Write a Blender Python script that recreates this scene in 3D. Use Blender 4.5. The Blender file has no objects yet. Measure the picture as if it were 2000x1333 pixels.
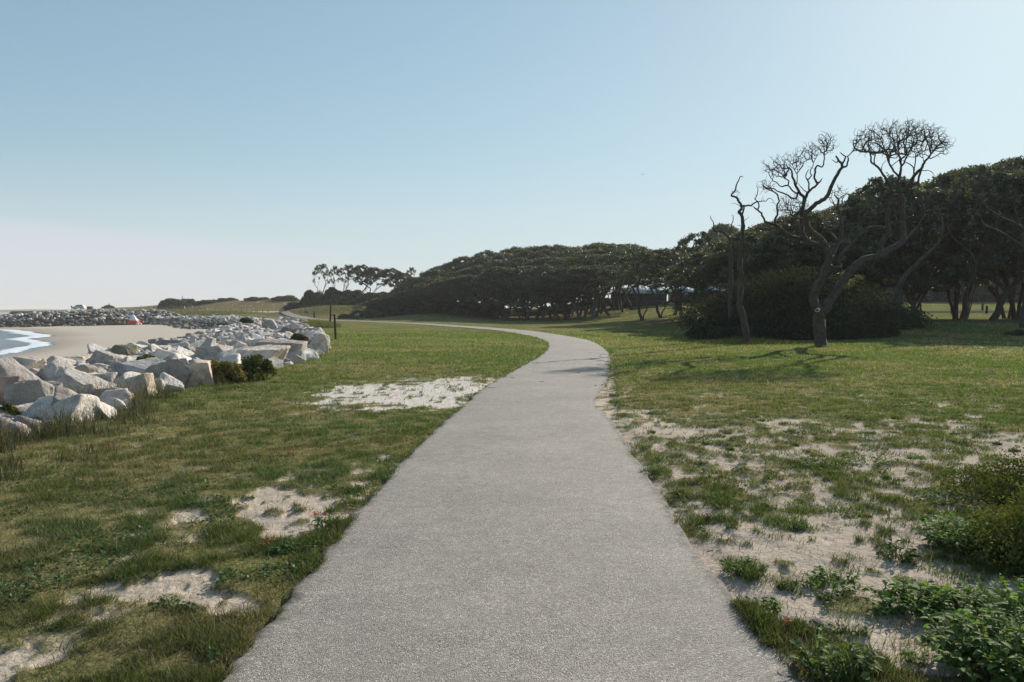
import bpy, math, random
import numpy as np

# ------------------------------------------------------------------ camera, sky, sun, exposure
scene = bpy.context.scene
COL = scene.collection
F = 1570.0                      # focal length in pixels of the 2000 px wide photograph
CAM_Z = 1.7
TILT = math.atan(59.5 / F)
cam_data = bpy.data.cameras.new('camera')
cam_data.lens = 36.0 * F / 2000.0
cam_data.clip_start = 0.05
cam_data.clip_end = 30000.0
cam = bpy.data.objects.new('camera', cam_data)
cam.location = (0, 0, CAM_Z)
cam.rotation_euler = (math.pi / 2 - TILT, 0, 0)
COL.objects.link(cam)
scene.camera = cam

SUN_ELEV = math.radians(24.0)
SUN_AZ = math.radians(35.0)     # clockwise from +Y
sd = bpy.data.lights.new('sun', 'SUN')
sd.energy = 5.0
sd.angle = math.radians(0.5)
sd.color = (1.0, 0.93, 0.83)
sun = bpy.data.objects.new('sun', sd)
sun.rotation_euler = (math.pi / 2 - SUN_ELEV, 0, math.pi - SUN_AZ)
sun.location = (60, 90, 60)
COL.objects.link(sun)

world = bpy.data.worlds.new('World')
scene.world = world
world.use_nodes = True
wn, wl = world.node_tree.nodes, world.node_tree.links
bg = wn['Background']
sky = wn.new('ShaderNodeTexSky')
sky.sky_type = 'NISHITA'
sky.sun_disc = False
sky.sun_elevation = SUN_ELEV
sky.sun_rotation = SUN_AZ
sky.air_density = 1.0
sky.dust_density = 0.35
sky.ozone_density = 1.6
sky.altitude = 0
bg.inputs['Strength'].default_value = 0.087
# thin pale bank of cloud low over the sea on the left
tc = wn.new('ShaderNodeTexCoord')
sep = wn.new('ShaderNodeSeparateXYZ')
wl.new(tc.outputs['Generated'], sep.inputs[0])
def wmath(op, a, b=None, c=None):
    n = wn.new('ShaderNodeMath'); n.operation = op
    for i, v in enumerate((a, b, c)):
        if v is None: continue
        if isinstance(v, (int, float)): n.inputs[i].default_value = v
        else: wl.new(v, n.inputs[i])
    return n.outputs[0]
wnz = wn.new('ShaderNodeTexNoise'); wnz.inputs['Scale'].default_value = 9.0; wnz.inputs['Detail'].default_value = 5
wl.new(tc.outputs['Generated'], wnz.inputs['Vector'])
# top edge of the bank: elevation falls from left to right
top = wmath('MULTIPLY_ADD', sep.outputs['X'], -0.062, 0.0635)
top = wmath('ADD', top, wmath('MULTIPLY_ADD', wnz.outputs['Fac'], 0.006, -0.003))
d_ = wmath('SUBTRACT', top, sep.outputs['Z'])
mr = wn.new('ShaderNodeMapRange'); mr.interpolation_type = 'SMOOTHSTEP'
mr.inputs['From Min'].default_value = -0.008; mr.inputs['From Max'].default_value = 0.014
wl.new(d_, mr.inputs['Value'])
mr2 = wn.new('ShaderNodeMapRange'); mr2.interpolation_type = 'SMOOTHSTEP'
mr2.inputs['From Min'].default_value = -0.48; mr2.inputs['From Max'].default_value = -0.05
mr2.inputs['To Min'].default_value = 0.5; mr2.inputs['To Max'].default_value = 0.0
wl.new(sep.outputs['X'], mr2.inputs['Value'])
fac = wmath('MULTIPLY', mr.outputs[0], mr2.outputs[0])
mixc = wn.new('ShaderNodeMix'); mixc.data_type = 'RGBA'
wl.new(fac, mixc.inputs['Factor'])
hsv = wn.new('ShaderNodeHueSaturation')
hsv.inputs['Saturation'].default_value = 0.90
wl.new(sky.outputs[0], hsv.inputs['Color'])
# the bright aureole round the sun rolls off softly instead of clipping
vk = wn.new('ShaderNodeVectorMath'); vk.operation = 'MULTIPLY_ADD'
wl.new(hsv.outputs[0], vk.inputs[0]); vk.inputs[1].default_value = (0.175, 0.165, 0.155); vk.inputs[2].default_value = (1, 1, 1)
vd = wn.new('ShaderNodeVectorMath'); vd.operation = 'DIVIDE'
wl.new(hsv.outputs[0], vd.inputs[0]); wl.new(vk.outputs[0], vd.inputs[1])
vm = wn.new('ShaderNodeVectorMath'); vm.operation = 'MULTIPLY'
wl.new(vd.outputs[0], vm.inputs[0]); vm.inputs[1].default_value = (1.42, 1.67, 1.70)
# milky air low over the horizon
mr3 = wn.new('ShaderNodeMapRange'); mr3.interpolation_type = 'SMOOTHSTEP'
mr3.inputs['From Min'].default_value = 0.0; mr3.inputs['From Max'].default_value = 0.20
mr3.inputs['To Min'].default_value = 0.65; mr3.inputs['To Max'].default_value = 0.0
wl.new(sep.outputs['Z'], mr3.inputs['Value'])
mx3 = wn.new('ShaderNodeMix'); mx3.data_type = 'RGBA'
wl.new(mr3.outputs[0], mx3.inputs['Factor']); wl.new(vm.outputs[0], mx3.inputs['A']); mx3.inputs['B'].default_value = (5.3, 5.85, 6.15, 1)
wl.new(mx3.outputs['Result'], mixc.inputs['A'])
mixc.inputs['B'].default_value = (5.7, 5.65, 6.3, 1)
wl.new(mixc.outputs['Result'], bg.inputs['Color'])

scene.view_settings.view_transform = 'Standard'
scene.view_settings.look = 'None'
scene.view_settings.exposure = 0.57
scene.view_settings.gamma = 1.0
scene.render.engine = 'CYCLES'
scene.cycles.max_bounces = 6
scene.cycles.diffuse_bounces = 3
scene.cycles.transmission_bounces = 4
scene.cycles.transparent_max_bounces = 4
scene.cycles.caustics_reflective = False
scene.cycles.caustics_refractive = False

# ------------------------------------------------------------------ helpers
rng = np.random.default_rng(11)

def tag(o, label=None, cat=None, group=None, kind=None):
    if label: o['label'] = label
    if cat: o['category'] = cat
    if group: o['group'] = group
    if kind: o['kind'] = kind
    return o

def empty(name, loc, rz=0.0):
    o = bpy.data.objects.new(name, None)
    o.location = loc
    o.rotation_euler = (0, 0, rz)
    o.empty_display_size = 0.3
    COL.objects.link(o)
    return o

def mesh_arrays(name, V, faces, cols=None, smooth=False, mat=None):
    """faces: list of int arrays (n,k)"""
    me = bpy.data.meshes.new(name)
    V = np.asarray(V, dtype=np.float32)
    me.vertices.add(len(V))
    me.vertices.foreach_set('co', V.ravel())
    faces = [np.asarray(f, dtype=np.int32) for f in faces if len(f)]
    nl = sum(f.size for f in faces); nf = sum(len(f) for f in faces)
    me.loops.add(nl); me.polygons.add(nf)
    me.loops.foreach_set('vertex_index', np.concatenate([f.ravel() for f in faces]))
    tot = np.concatenate([np.full(len(f), f.shape[1], dtype=np.int32) for f in faces])
    st = np.concatenate([[0], np.cumsum(tot)[:-1]]).astype(np.int32)
    me.polygons.foreach_set('loop_start', st)
    me.polygons.foreach_set('loop_total', tot)
    if smooth:
        me.polygons.foreach_set('use_smooth', np.ones(nf, dtype=bool))
    if cols is not None:
        c = np.ones((len(V), 4), dtype=np.float32)
        c[:, :3] = cols
        a = me.color_attributes.new('col', 'FLOAT_COLOR', 'POINT')
        a.data.foreach_set('color', c.ravel())
    me.update(calc_edges=True)
    if mat: me.materials.append(mat)
    return me

def link(name, me, parent=None, loc=None):
    o = bpy.data.objects.new(name, me)
    COL.objects.link(o)
    if parent: o.parent = parent
    if loc is not None: o.location = loc
    return o

def _hash(ix, iy, seed):
    h = (ix.astype(np.int64) * 374761393 + iy.astype(np.int64) * 668265263 + seed * 974634777) & 0xffffffff
    h = ((h ^ (h >> 13)) * 1274126177) & 0xffffffff
    h = (h ^ (h >> 16)) & 0xffffffff
    return h / 4294967295.0

def vnoise(x, y, seed=0):
    x = np.asarray(x, float); y = np.asarray(y, float)
    ix = np.floor(x); iy = np.floor(y)
    fx = x - ix; fy = y - iy
    fx = fx * fx * (3 - 2 * fx); fy = fy * fy * (3 - 2 * fy)
    a = _hash(ix, iy, seed); b = _hash(ix + 1, iy, seed)
    c = _hash(ix, iy + 1, seed); d = _hash(ix + 1, iy + 1, seed)
    return (a * (1 - fx) + b * fx) * (1 - fy) + (c * (1 - fx) + d * fx) * fy

def fbm(x, y, seed=0, oct=4):
    s = 0; a = 0.5; t = 0
    for i in range(oct):
        s = s + a * vnoise(x * 2 ** i + 17.3 * i, y * 2 ** i - 9.1 * i, seed + i * 7); t += a; a *= 0.5
    return s / t

def sstep(x, a, b):
    t = np.clip((x - a) / (b - a), 0, 1)
    return t * t * (3 - 2 * t)

def ray(px, py):
    dx = (px - 1000.0) / F; dz = -(py - 666.5) / F
    c, s = math.cos(TILT), math.sin(TILT)
    return np.array([dx, c + dz * s, -s + dz * c])

def P(px, py, Y):
    r = ray(px, py)
    return np.array([0, 0, CAM_Z]) + r * (Y / r[1])

def G(px, py, z=0.0):
    r = ray(px, py)
    return np.array([0, 0, CAM_Z]) + r * ((z - CAM_Z) / r[2])

# ------------------------------------------------------------------ terrain
EDGE = np.array([(-6.6, -60), (-6.4, -10), (-6.2, 8), (-6.3, 12), (-7.2, 15.5), (-6.9, 18), (-6.5, 23), (-7.3, 30), (-9.6, 41), (-14, 58),
                 (-20.6, 81), (-30, 117), (-40, 145), (-58, 176), (-72, 203), (-90, 214), (-103, 224), (-118, 236), (-150, 255), (-176, 280),
                 (-195, 325), (-250, 450), (-340, 640), (-600, 1100), (-1300, 1900), (-3500, 3200), (-12000, 6000)], float)

def edge_s(x, y):
    x = np.asarray(x, float); y = np.asarray(y, float)
    best = np.full(x.shape, 1e12); sg = np.ones(x.shape)
    for (ax, ay), (bx, by) in zip(EDGE[:-1], EDGE[1:]):
        ux, uy = bx - ax, by - ay; L2 = ux * ux + uy * uy
        t = np.clip(((x - ax) * ux + (y - ay) * uy) / L2, 0, 1)
        dx = x - ax - t * ux; dy = y - ay - t * uy
        d = dx * dx + dy * dy
        cr = ux * (y - ay) - uy * (x - ax)
        m = d < best - 1e-9
        best = np.where(m, d, best); sg = np.where(m, np.where(cr > 0, 1.0, -1.0), sg)
    return np.sqrt(best) * sg

JET = [(-78, 218, 1.5), (-104, 208, 1.5), (-117, 205, 1.2), (-131, 203, -0.3), (-152, 200, -3.0)]
def jetty(x, y):
    z = np.full(np.shape(x), -50.0)
    for (ax, ay, az), (bx, by, bz) in zip(JET[:-1], JET[1:]):
        ux, uy = bx - ax, by - ay
        t = np.clip(((x - ax) * ux + (y - ay) * uy) / (ux * ux + uy * uy), 0, 1)
        d = np.hypot(x - ax - t * ux, y - ay - t * uy)
        z = np.maximum(z, az + t * (bz - az) - np.maximum(d - 3, 0) * 0.29)
    return z

def bump(x, y, cx, cy, rx, ry, h, rot=0.0, p=2.0):
    c, s = math.cos(rot), math.sin(rot)
    dx, dy = x - cx, y - cy
    u = (dx * c + dy * s) / rx; v = (-dx * s + dy * c) / ry
    return h * np.exp(-(u * u + v * v) ** (p / 2))

def ridge(x, y, pts, w):
    z = np.zeros(np.shape(x))
    for (ax, ay, az), (bx, by, bz) in zip(pts[:-1], pts[1:]):
        ux, uy = bx - ax, by - ay
        t = np.clip(((x - ax) * ux + (y - ay) * uy) / (ux * ux + uy * uy), 0, 1)
        d = np.hypot(x - ax - t * ux, y - ay - t * uy)
        z = np.maximum(z, (az + t * (bz - az)) * np.exp(-(d / w) ** 2))
    return z

def height(x, y, s=None):
    x = np.asarray(x, float); y = np.asarray(y, float)
    if s is None: s = edge_s(x, y)
    r = np.hypot(x, y)
    se = s * (1 - 0.15 * sstep(y, 130, 185))
    se = np.where(se > 11.5, 11.5 + (se - 11.5) * (1 - 0.40 * sstep(y, 75, 125)), se)
    z = np.interp(se, [0, 2, 8, 11.5, 16, 28, 60, 200], [0, -0.25, -0.2, -1.75, -1.9, -2.5, -4.5, -9])
    z = np.where(s > 3, np.maximum(z, np.minimum(jetty(x, y), 1.5)), z)
    land = 1 - sstep(s, -1.5, 0.5)
    und = (fbm(x * 0.22, y * 0.22, 3, 4) - 0.5) * 0.10 * sstep(r, 2, 12) * (1 - 0.75 * sstep(r, 14, 24)) + (fbm(x * 1.6, y * 1.6, 8, 3) - 0.5) * 0.035 * (1 - 0.7 * sstep(r, 14, 24))
    z = z + und * (0.3 + 0.7 * land)
    # rise of the lawn towards the wood on the right, and slowly beyond
    z = z + land * (0.95 * sstep(y + 0.4 * (x - 12), 42, 68) * sstep(x, 6, 26) + 2.3 * sstep(y, 80, 170) * sstep(x, -2, 34) + 1.2 * sstep(y, 190, 260) * sstep(-x, 50, 110))
    z = z + 0.3 * sstep(y, 140, 190) * land
    lm = 1 - sstep(s, -14, -1)
    lumps = 0.75 + 0.5 * fbm(x * 0.05, y * 0.05, 21, 4)
    z = z + lm * lumps * (bump(x, y, -33, 190, 27, 25, 2.3, 0, 3.5) + bump(x, y, -30, 222, 30, 20, 3.6, 0, 2.6)
                          + ridge(x, y, [(-178, 330, 0.2), (-150, 318, 1.6), (-112, 304, 3.6), (-80, 290, 5.0), (-55, 290, 4.6), (-20, 290, 4)], 17))
    z = z + lm * 1.0 * bump(x, y, -14, 152, 10, 14, 1.2, 0, 2)
    z = z + 2.2 * sstep(r, 420, 600) * (1 - sstep(s, -60, -20)) * (0.3 + 1.1 * fbm(x * 0.01, y * 0.01, 31, 3))
    return z

def T(px, py, far=600.0):
    """first point of the terrain on the ray through a pixel of the photograph"""
    r = ray(px, py)
    t = np.geomspace(2.0, far, 3000)
    q = np.array([0, 0, CAM_Z])[None] + r[None] * t[:, None]
    hh = height(q[:, 0], q[:, 1])
    k = np.argmax(q[:, 2] < hh)
    if q[k, 2] >= hh[k]: k = len(t) - 1
    p = q[k]
    return np.array([p[0], p[1], hh[k]])

def hz(x, y):
    return float(height(np.array([x]), np.array([y]))[0])

# ------------------------------------------------------------------ path centre line
path_px = [((410, 1333), (1570, 1333)), ((500, 1220), (1470, 1220)), ((600, 1110), (1378, 1110)), ((700, 990), (1304, 990)), ((800, 885), (1236, 885)),
           ((900, 790), (1190, 800)), ((950, 755), (1188, 757)), ((1000, 727), (1190, 727)), ((1040, 706), (1192, 705)), ((1065, 690), (1188, 690)),
           ((1070, 675), (1174, 675)), ((1050, 662), (1150, 664)), ((1000, 650.5), (1085, 653)), ((950, 644.5), (1030, 645.5)), ((850, 637.5), (940, 638)),
           ((750, 631), (840, 631.8)), ((690, 627.5), (780, 628))]
cl = []
for (l, r_) in path_px:
    a = G(*l); b = G(*r_); cl.append(((a[0] + b[0]) / 2, (a[1] + b[1]) / 2))
cl = [(cl[0][0] - 0.01, -14.0), (cl[0][0], -4.0), (cl[0][0], 0.5)] + cl
cl = [c for c in cl if c[1] < 128] + [(-31.5, 141), (-40, 158), (-47, 172), (-53, 188), (-60, 212)]
cl = np.array(cl)
def resample(p, n):
    # Catmull-Rom then even arc length
    q = []
    pp = np.vstack([p[0] * 2 - p[1], p, p[-1] * 2 - p[-2]])
    for i in range(1, len(pp) - 2):
        for t in np.linspace(0, 1, 12, endpoint=False):
            a, b, c, d = pp[i - 1], pp[i], pp[i + 1], pp[i + 2]
            q.append(0.5 * ((2 * b) + (-a + c) * t + (2 * a - 5 * b + 4 * c - d) * t * t + (-a + 3 * b - 3 * c + d) * t ** 3))
    q.append(p[-1]); q = np.array(q)
    L = np.concatenate([[0], np.cumsum(np.linalg.norm(np.diff(q, axis=0), axis=1))])
    t = np.linspace(0, L[-1], n)
    return np.stack([np.interp(t, L, q[:, 0]), np.interp(t, L, q[:, 1])], 1)
CL = resample(cl, 160)
k = np.ones(5) / 5
CLs = CL.copy()
for j in (0, 1):
    CLs[2:-2, j] = np.convolve(CL[:, j], k, 'valid')
CL = CLs
HALF = 1.28
_hw = sorted((((G(*l)[1] + G(*r_)[1]) / 2), (G(*r_)[0] - G(*l)[0]) / 2) for l, r_ in path_px[:9])
_hy = [a for a, b in _hw]; _hh = [b for a, b in _hw]
print('half widths', [round(b, 2) for b in _hh])
def half_at(y): return np.clip(np.interp(y, _hy + [40], _hh + [HALF]), 1.2, 1.45)

def path_d(x, y):
    """signed distance to the centre line (positive to the right when walking away)"""
    best = np.full(np.shape(x), 1e12); sg = np.ones(np.shape(x))
    for i in range(len(CL) - 1):
        ax, ay = CL[i]; bx, by = CL[i + 1]
        ux, uy = bx - ax, by - ay
        t = np.clip(((x - ax) * ux + (y - ay) * uy) / (ux * ux + uy * uy), 0, 1)
        dx = x - ax - t * ux; dy = y - ay - t * uy
        d = dx * dx + dy * dy
        cr = ux * (y - ay) - uy * (x - ax)
        m = d < best
        best = np.where(m, d, best); sg = np.where(m, np.where(cr < 0, 1.0, -1.0), sg)
    return np.sqrt(best) * sg * HALF / half_at(y)

# ------------------------------------------------------------------ what grows where
def ell(x, y, cx, cy, rx, ry, rot=0.0):
    c, s = math.cos(rot), math.sin(rot)
    dx, dy = x - cx, y - cy
    u = (dx * c + dy * s) / rx; v = (-dx * s + dy * c) / ry
    return np.sqrt(u * u + v * v)

def grass_bias(x, y, pd):
    """1 = closed turf, 0 = bare sand"""
    b = np.ones(np.shape(x)) * 1.0
    wob = (fbm(x * 0.9, y * 0.9, 41, 3) - 0.5) * 1.0 + (fbm(x * 3.1, y * 3.1, 43, 3) - 0.5) * 1.1
    def cut(e, amt, a=0.75, c=1.15):
        nonlocal b
        b = b - amt * (1 - sstep(e + wob, a, c))
    cut(ell(x, y, -2.15, 16.3, 1.75, 3.1, 0.12), 1.25, 0.85, 1.1)
    cut(ell(x, y, -0.9, 18.8, 1.1, 1.6, 0.0), 0.8)
    cut(ell(x, y, -1.95, 6.75, 0.38, 1.1, 0.25), 1.1)
    cut(ell(x, y, -2.1, 4.85, 0.38, 0.48, 0.3), 0.85)
    cut(ell(x, y, -2.35, 4.2, 0.3, 0.8, 0.25), 0.4)
    cut(ell(x, y, -2.6, 6.0, 0.4, 1.2, 0.25), 0.35)
    cut(ell(x, y, -2.45, 3.6, 0.25, 0.7, 0.3), 0.5)
    cut(ell(x, y, -1.4, 8.6, 0.35, 0.9, 0.2), 0.5)
    # worn ground on the right of the path
    cut(ell(x, y, 4.3, 7.6, 4.8, 5.4, -0.2), 0.62, 0.6, 1.15)
    cut(ell(x, y, 2.3, 5.2, 1.0, 1.7, -0.35), 0.5)
    cut(ell(x, y, 2.75, 4.2, 1.3, 1.2, 0), 0.45)
    cut(ell(x, y, 6.5, 9.6, 3.2, 0.9, 0.1), 0.45)
    cut(ell(x, y, 2.1, 11.5, 0.8, 2.5, 0), 0.3)
    cut(ell(x, y, 12, 17, 9, 4.5, 0.1), 0.2, 0.3, 1.2)
    cut(ell(x, y, 24, 37, 9, 7, 0.1), 0.33, 0.4, 1.2)
    cut(ell(x, y, 4, 14, 5, 3, 0.1), 0.18, 0.3, 1.2)
    # sandy verge
    right = (pd > 0)
    e = np.abs(pd) - HALF
    b = b - np.where(right, 0.55 * (1 - sstep(e, 0.0, 0.28)) * sstep(y, 6, 9) * (1 - sstep(y, 24, 30)), 0.0)
    b = b - 0.25 * (1 - sstep(np.abs(pd - 1.5) + 0.0 * y, 0.1, 0.5)) * sstep(y, 10, 13) * (1 - sstep(y, 20, 24))
    # the worn track running up the dune
    b = b - 1.1 * (1 - sstep(np.abs(y - 193 - 0.12 * (x + 33) + 3 * np.sin(x * 0.2)), 1.2, 3.0)) * sstep(x, -66, -58) * (1 - sstep(x, -12, -8))
    b = b - 0.9 * (1 - sstep(np.abs(y - 168 - 0.4 * (x + 14)), 1.0, 3.5)) * sstep(x, -30, -24) * (1 - sstep(x, 12, 18))
    b = b - 0.8 * (1 - sstep(np.abs(y - 262 - 0.25 * (x + 80)), 1.5, 4)) * sstep(x, -150, -140) * (1 - sstep(x, -62, -50))
    return b

def grass_cover(x, y, s, pd):
    b = grass_bias(x, y, pd)
    n = np.where(pd > 0, 0.3, 0.55) * fbm(x * 2.6, y * 2.6, 51, 3) + np.where(pd > 0, 0.7, 0.45) * fbm(x * 7.5, y * 7.5, 61, 2)
    n2 = fbm(x * 6.0, y * 6.0, 67, 3)
    c = sstep(b + (n - 0.5) * 2.1, 0.18, 0.74)
    c = np.maximum(c, 0.85 * sstep(n2, 0.66, 0.72) * (y < 30))
    c = c * (1 - sstep(s, 0.2, 1.2))
    return c

def turf_colors(x, y):
    """live / dry mix of the turf at a place"""
    dry = fbm(x * 0.35, y * 0.35, 71, 4)
    dry = sstep(dry + 0.25 * (fbm(x * 2.2, y * 2.2, 75, 3) - 0.5), 0.42, 0.62)
    dune = np.clip(bump(x, y, -33, 178, 32, 20, 1.2, 0, 3) + 0.8 * sstep(y, 235, 262) * sstep(-x, 20, 40) , 0, 1)
    return dry, dune

SAND = np.array([0.55, 0.465, 0.375]); BEACH = np.array([0.51, 0.475, 0.415])
THATCH = np.array([0.19, 0.16, 0.085]); LIVE = np.array([0.145, 0.172, 0.050]); DRY = np.array([0.22, 0.20, 0.088]); DUNE = np.array([0.235, 0.18, 0.095])

# ------------------------------------------------------------------ materials
def new_mat(name):
    m = bpy.data.materials.new(name); m.use_nodes = True
    n, l = m.node_tree.nodes, m.node_tree.links
    n.clear()
    out = n.new('ShaderNodeOutputMaterial')
    return m, n, l, out

def node(n, typ, **kw):
    nd = n.new(typ)
    for k_, v in kw.items(): setattr(nd, k_, v)
    return nd

def noise(n, l, vec, scale, detail=3.0, rough=0.55):
    t = n.new('ShaderNodeTexNoise')
    t.inputs['Scale'].default_value = scale; t.inputs['Detail'].default_value = detail; t.inputs['Roughness'].default_value = rough
    l.new(vec, t.inputs['Vector'])
    return t.outputs['Fac']

def ramp(n, l, fac, stops):
    r = n.new('ShaderNodeValToRGB')
    e = r.color_ramp.elements
    while len(e) < len(stops): e.new(0.5)
    for el, (p, c) in zip(e, stops):
        el.position = p; el.color = (c if len(c) == 4 else (*c, 1))
    l.new(fac, r.inputs['Fac'])
    return r.outputs['Color']

def mixc_(n, l, a, b, fac, mode='MIX'):
    m = n.new('ShaderNodeMix'); m.data_type = 'RGBA'; m.blend_type = mode
    if isinstance(fac, (int, float)): m.inputs['Factor'].default_value = fac
    else: l.new(fac, m.inputs['Factor'])
    for k_, v in (('A', a), ('B', b)):
        if isinstance(v, tuple): m.inputs[k_].default_value = (*v, 1)
        else: l.new(v, m.inputs[k_])
    return m.outputs['Result']

def mat_simple(name, color, rough=0.8, var=0.25, scale=3.0, bump_=0.0, bscale=20.0, metal=0.0, obj_var=0.0, spec=0.3):
    m, n, l, out = new_mat(name)
    b = n.new('ShaderNodeBsdfPrincipled'); b.inputs['Roughness'].default_value = rough
    b.inputs['Metallic'].default_value = metal; b.inputs['Specular IOR Level'].default_value = spec
    tc_ = n.new('ShaderNodeTexCoord')
    f = noise(n, l, tc_.outputs['Object'], scale, 5)
    c = ramp(n, l, f, [(0.25, tuple(v * (1 - var) for v in color)), (0.75, tuple(min(1, v * (1 + var)) for v in color))])
    if obj_var:
        oi = n.new('ShaderNodeObjectInfo')
        c = mixc_(n, l, c, ramp(n, l, oi.outputs['Random'], [(0, (1 - obj_var,) * 3), (1, (1 + obj_var,) * 3)]), 1.0, 'MULTIPLY')
    l.new(c, b.inputs['Base Color'])
    if bump_:
        bp = n.new('ShaderNodeBump'); bp.inputs['Strength'].default_value = bump_; bp.inputs['Distance'].default_value = 0.05
        l.new(noise(n, l, tc_.outputs['Object'], bscale, 5), bp.inputs['Height']); l.new(bp.outputs[0], b.inputs['Normal'])
    l.new(b.outputs[0], out.inputs['Surface'])
    return m

def mat_leaf(name, trans=0.35, gloss=0.08, rough=0.45, tint=(1.25, 1.2, 0.7)):
    m, n, l, out = new_mat(name)
    a = node(n, 'ShaderNodeAttribute', attribute_name='col')
    d = n.new('ShaderNodeBsdfDiffuse'); t = n.new('ShaderNodeBsdfTranslucent'); g = n.new('ShaderNodeBsdfGlossy')
    g.inputs['Roughness'].default_value = rough
    l.new(a.outputs['Color'], d.inputs['Color'])
    l.new(mixc_(n, l, a.outputs['Color'], tint, 1.0, 'MULTIPLY'), t.inputs['Color'])
    m1 = n.new('ShaderNodeMixShader'); m1.inputs[0].default_value = trans
    l.new(d.outputs[0], m1.inputs[1]); l.new(t.outputs[0], m1.inputs[2])
    m2 = n.new('ShaderNodeMixShader'); m2.inputs[0].default_value = gloss
    l.new(m1.outputs[0], m2.inputs[1]); l.new(g.outputs[0], m2.inputs[2])
    g.inputs['Color'].default_value = (0.6, 0.6, 0.55, 1)
    l.new(m2.outputs[0], out.inputs['Surface'])
    return m

def mat_ground():
    m, n, l, out = new_mat('ground_material')
    a = node(n, 'ShaderNodeAttribute', attribute_name='col')
    cv = node(n, 'ShaderNodeAttribute', attribute_name='cover')
    geo = n.new('ShaderNodeNewGeometry')
    pos = geo.outputs['Position']
    f1 = noise(n, l, pos, 55.0, 4); f2 = noise(n, l, pos, 9.0, 4); f3 = noise(n, l, pos, 1.3, 4)
    # strong mottling where turf grows, faint on sand
    turf = ramp(n, l, f1, [(0.3, (0.45, 0.45, 0.42)), (0.55, (1, 1, 1)), (0.75, (1.5, 1.45, 1.25))])
    turf2 = ramp(n, l, f2, [(0.3, (0.6, 0.64, 0.6)), (0.7, (1.35, 1.3, 1.3))])
    turf3 = ramp(n, l, f3, [(0.35, (0.85, 0.88, 0.85)), (0.65, (1.12, 1.1, 1.1))])
    sandv = ramp(n, l, f2, [(0.3, (0.88, 0.86, 0.84)), (0.7, (1.07, 1.07, 1.07))])
    sandf = ramp(n, l, f1, [(0.3, (0.82, 0.81, 0.8)), (0.6, (1.03, 1.03, 1.03))])
    sv = mixc_(n, l, sandv, sandf, 1.0, 'MULTIPLY')
    tv = mixc_(n, l, mixc_(n, l, turf, turf2, 1.0, 'MULTIPLY'), turf3, 1.0, 'MULTIPLY')
    v = mixc_(n, l, sv, tv, cv.outputs['Fac'])
    c = mixc_(n, l, a.outputs['Color'], v, 1.0, 'MULTIPLY')
    b = n.new('ShaderNodeBsdfDiffuse')
    l.new(c, b.inputs['Color'])
    bp = n.new('ShaderNodeBump'); bp.inputs['Strength'].default_value = 0.7; bp.inputs['Distance'].default_value = 0.03
    l.new(noise(n, l, pos, 14.0, 6, 0.65), bp.inputs['Height'])
    l.new(bp.outputs[0], b.inputs['Normal'])
    l.new(b.outputs[0], out.inputs['Surface'])
    return m

def mat_path():
    m, n, l, out = new_mat('worn_asphalt')
    geo = n.new('ShaderNodeNewGeometry'); pos = geo.outputs['Position']
    b = n.new('ShaderNodeBsdfPrincipled'); b.inputs['Roughness'].default_value = 0.85; b.inputs['Specular IOR Level'].default_value = 0.25
    vo = n.new('ShaderNodeTexVoronoi'); vo.inputs['Scale'].default_value = 135.0; l.new(pos, vo.inputs['Vector'])
    sepc = n.new('ShaderNodeSeparateColor'); l.new(vo.outputs['Color'], sepc.inputs[0])
    stones = ramp(n, l, sepc.outputs[0], [(0.0, (0.18, 0.16, 0.135)), (0.35, (0.295, 0.27, 0.237)), (0.85, (0.355, 0.328, 0.29)), (1.0, (0.60, 0.57, 0.52))])
    gap = ramp(n, l, vo.outputs['Distance'], [(0.4, (1, 1, 1)), (0.85, (0.58, 0.56, 0.53))])
    c = mixc_(n, l, stones, gap, 1.0, 'MULTIPLY')
    big = ramp(n, l, noise(n, l, pos, 0.8, 5), [(0.3, (0.87, 0.87, 0.86)), (0.7, (1.09, 1.08, 1.06))])
    mid = ramp(n, l, noise(n, l, pos, 7.0, 5, 0.65), [(0.3, (0.86, 0.86, 0.85)), (0.7, (1.1, 1.1, 1.1))])
    c = mixc_(n, l, mixc_(n, l, c, big, 1.0, 'MULTIPLY'), mid, 1.0, 'MULTIPLY')
    ed = node(n, 'ShaderNodeAttribute', attribute_name='edge')
    f = noise(n, l, pos, 22.0, 4)
    mth = node(n, 'ShaderNodeMath', operation='MULTIPLY'); l.new(ed.outputs['Fac'], mth.inputs[0]); l.new(f, mth.inputs[1])
    dirt = ramp(n, l, mth.outputs[0], [(0.22, (0, 0, 0)), (0.5, (1, 1, 1))])
    c = mixc_(n, l, c, (0.10, 0.088, 0.07), dirt)
    l.new(c, b.inputs['Base Color'])
    bp = n.new('ShaderNodeBump'); bp.inputs['Strength'].default_value = 0.9; bp.inputs['Distance'].default_value = 0.004; bp.invert = True
    l.new(vo.outputs['Distance'], bp.inputs['Height'])
    l.new(bp.outputs[0], b.inputs['Normal'])
    l.new(b.outputs[0], out.inputs['Surface'])
    return m

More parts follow.
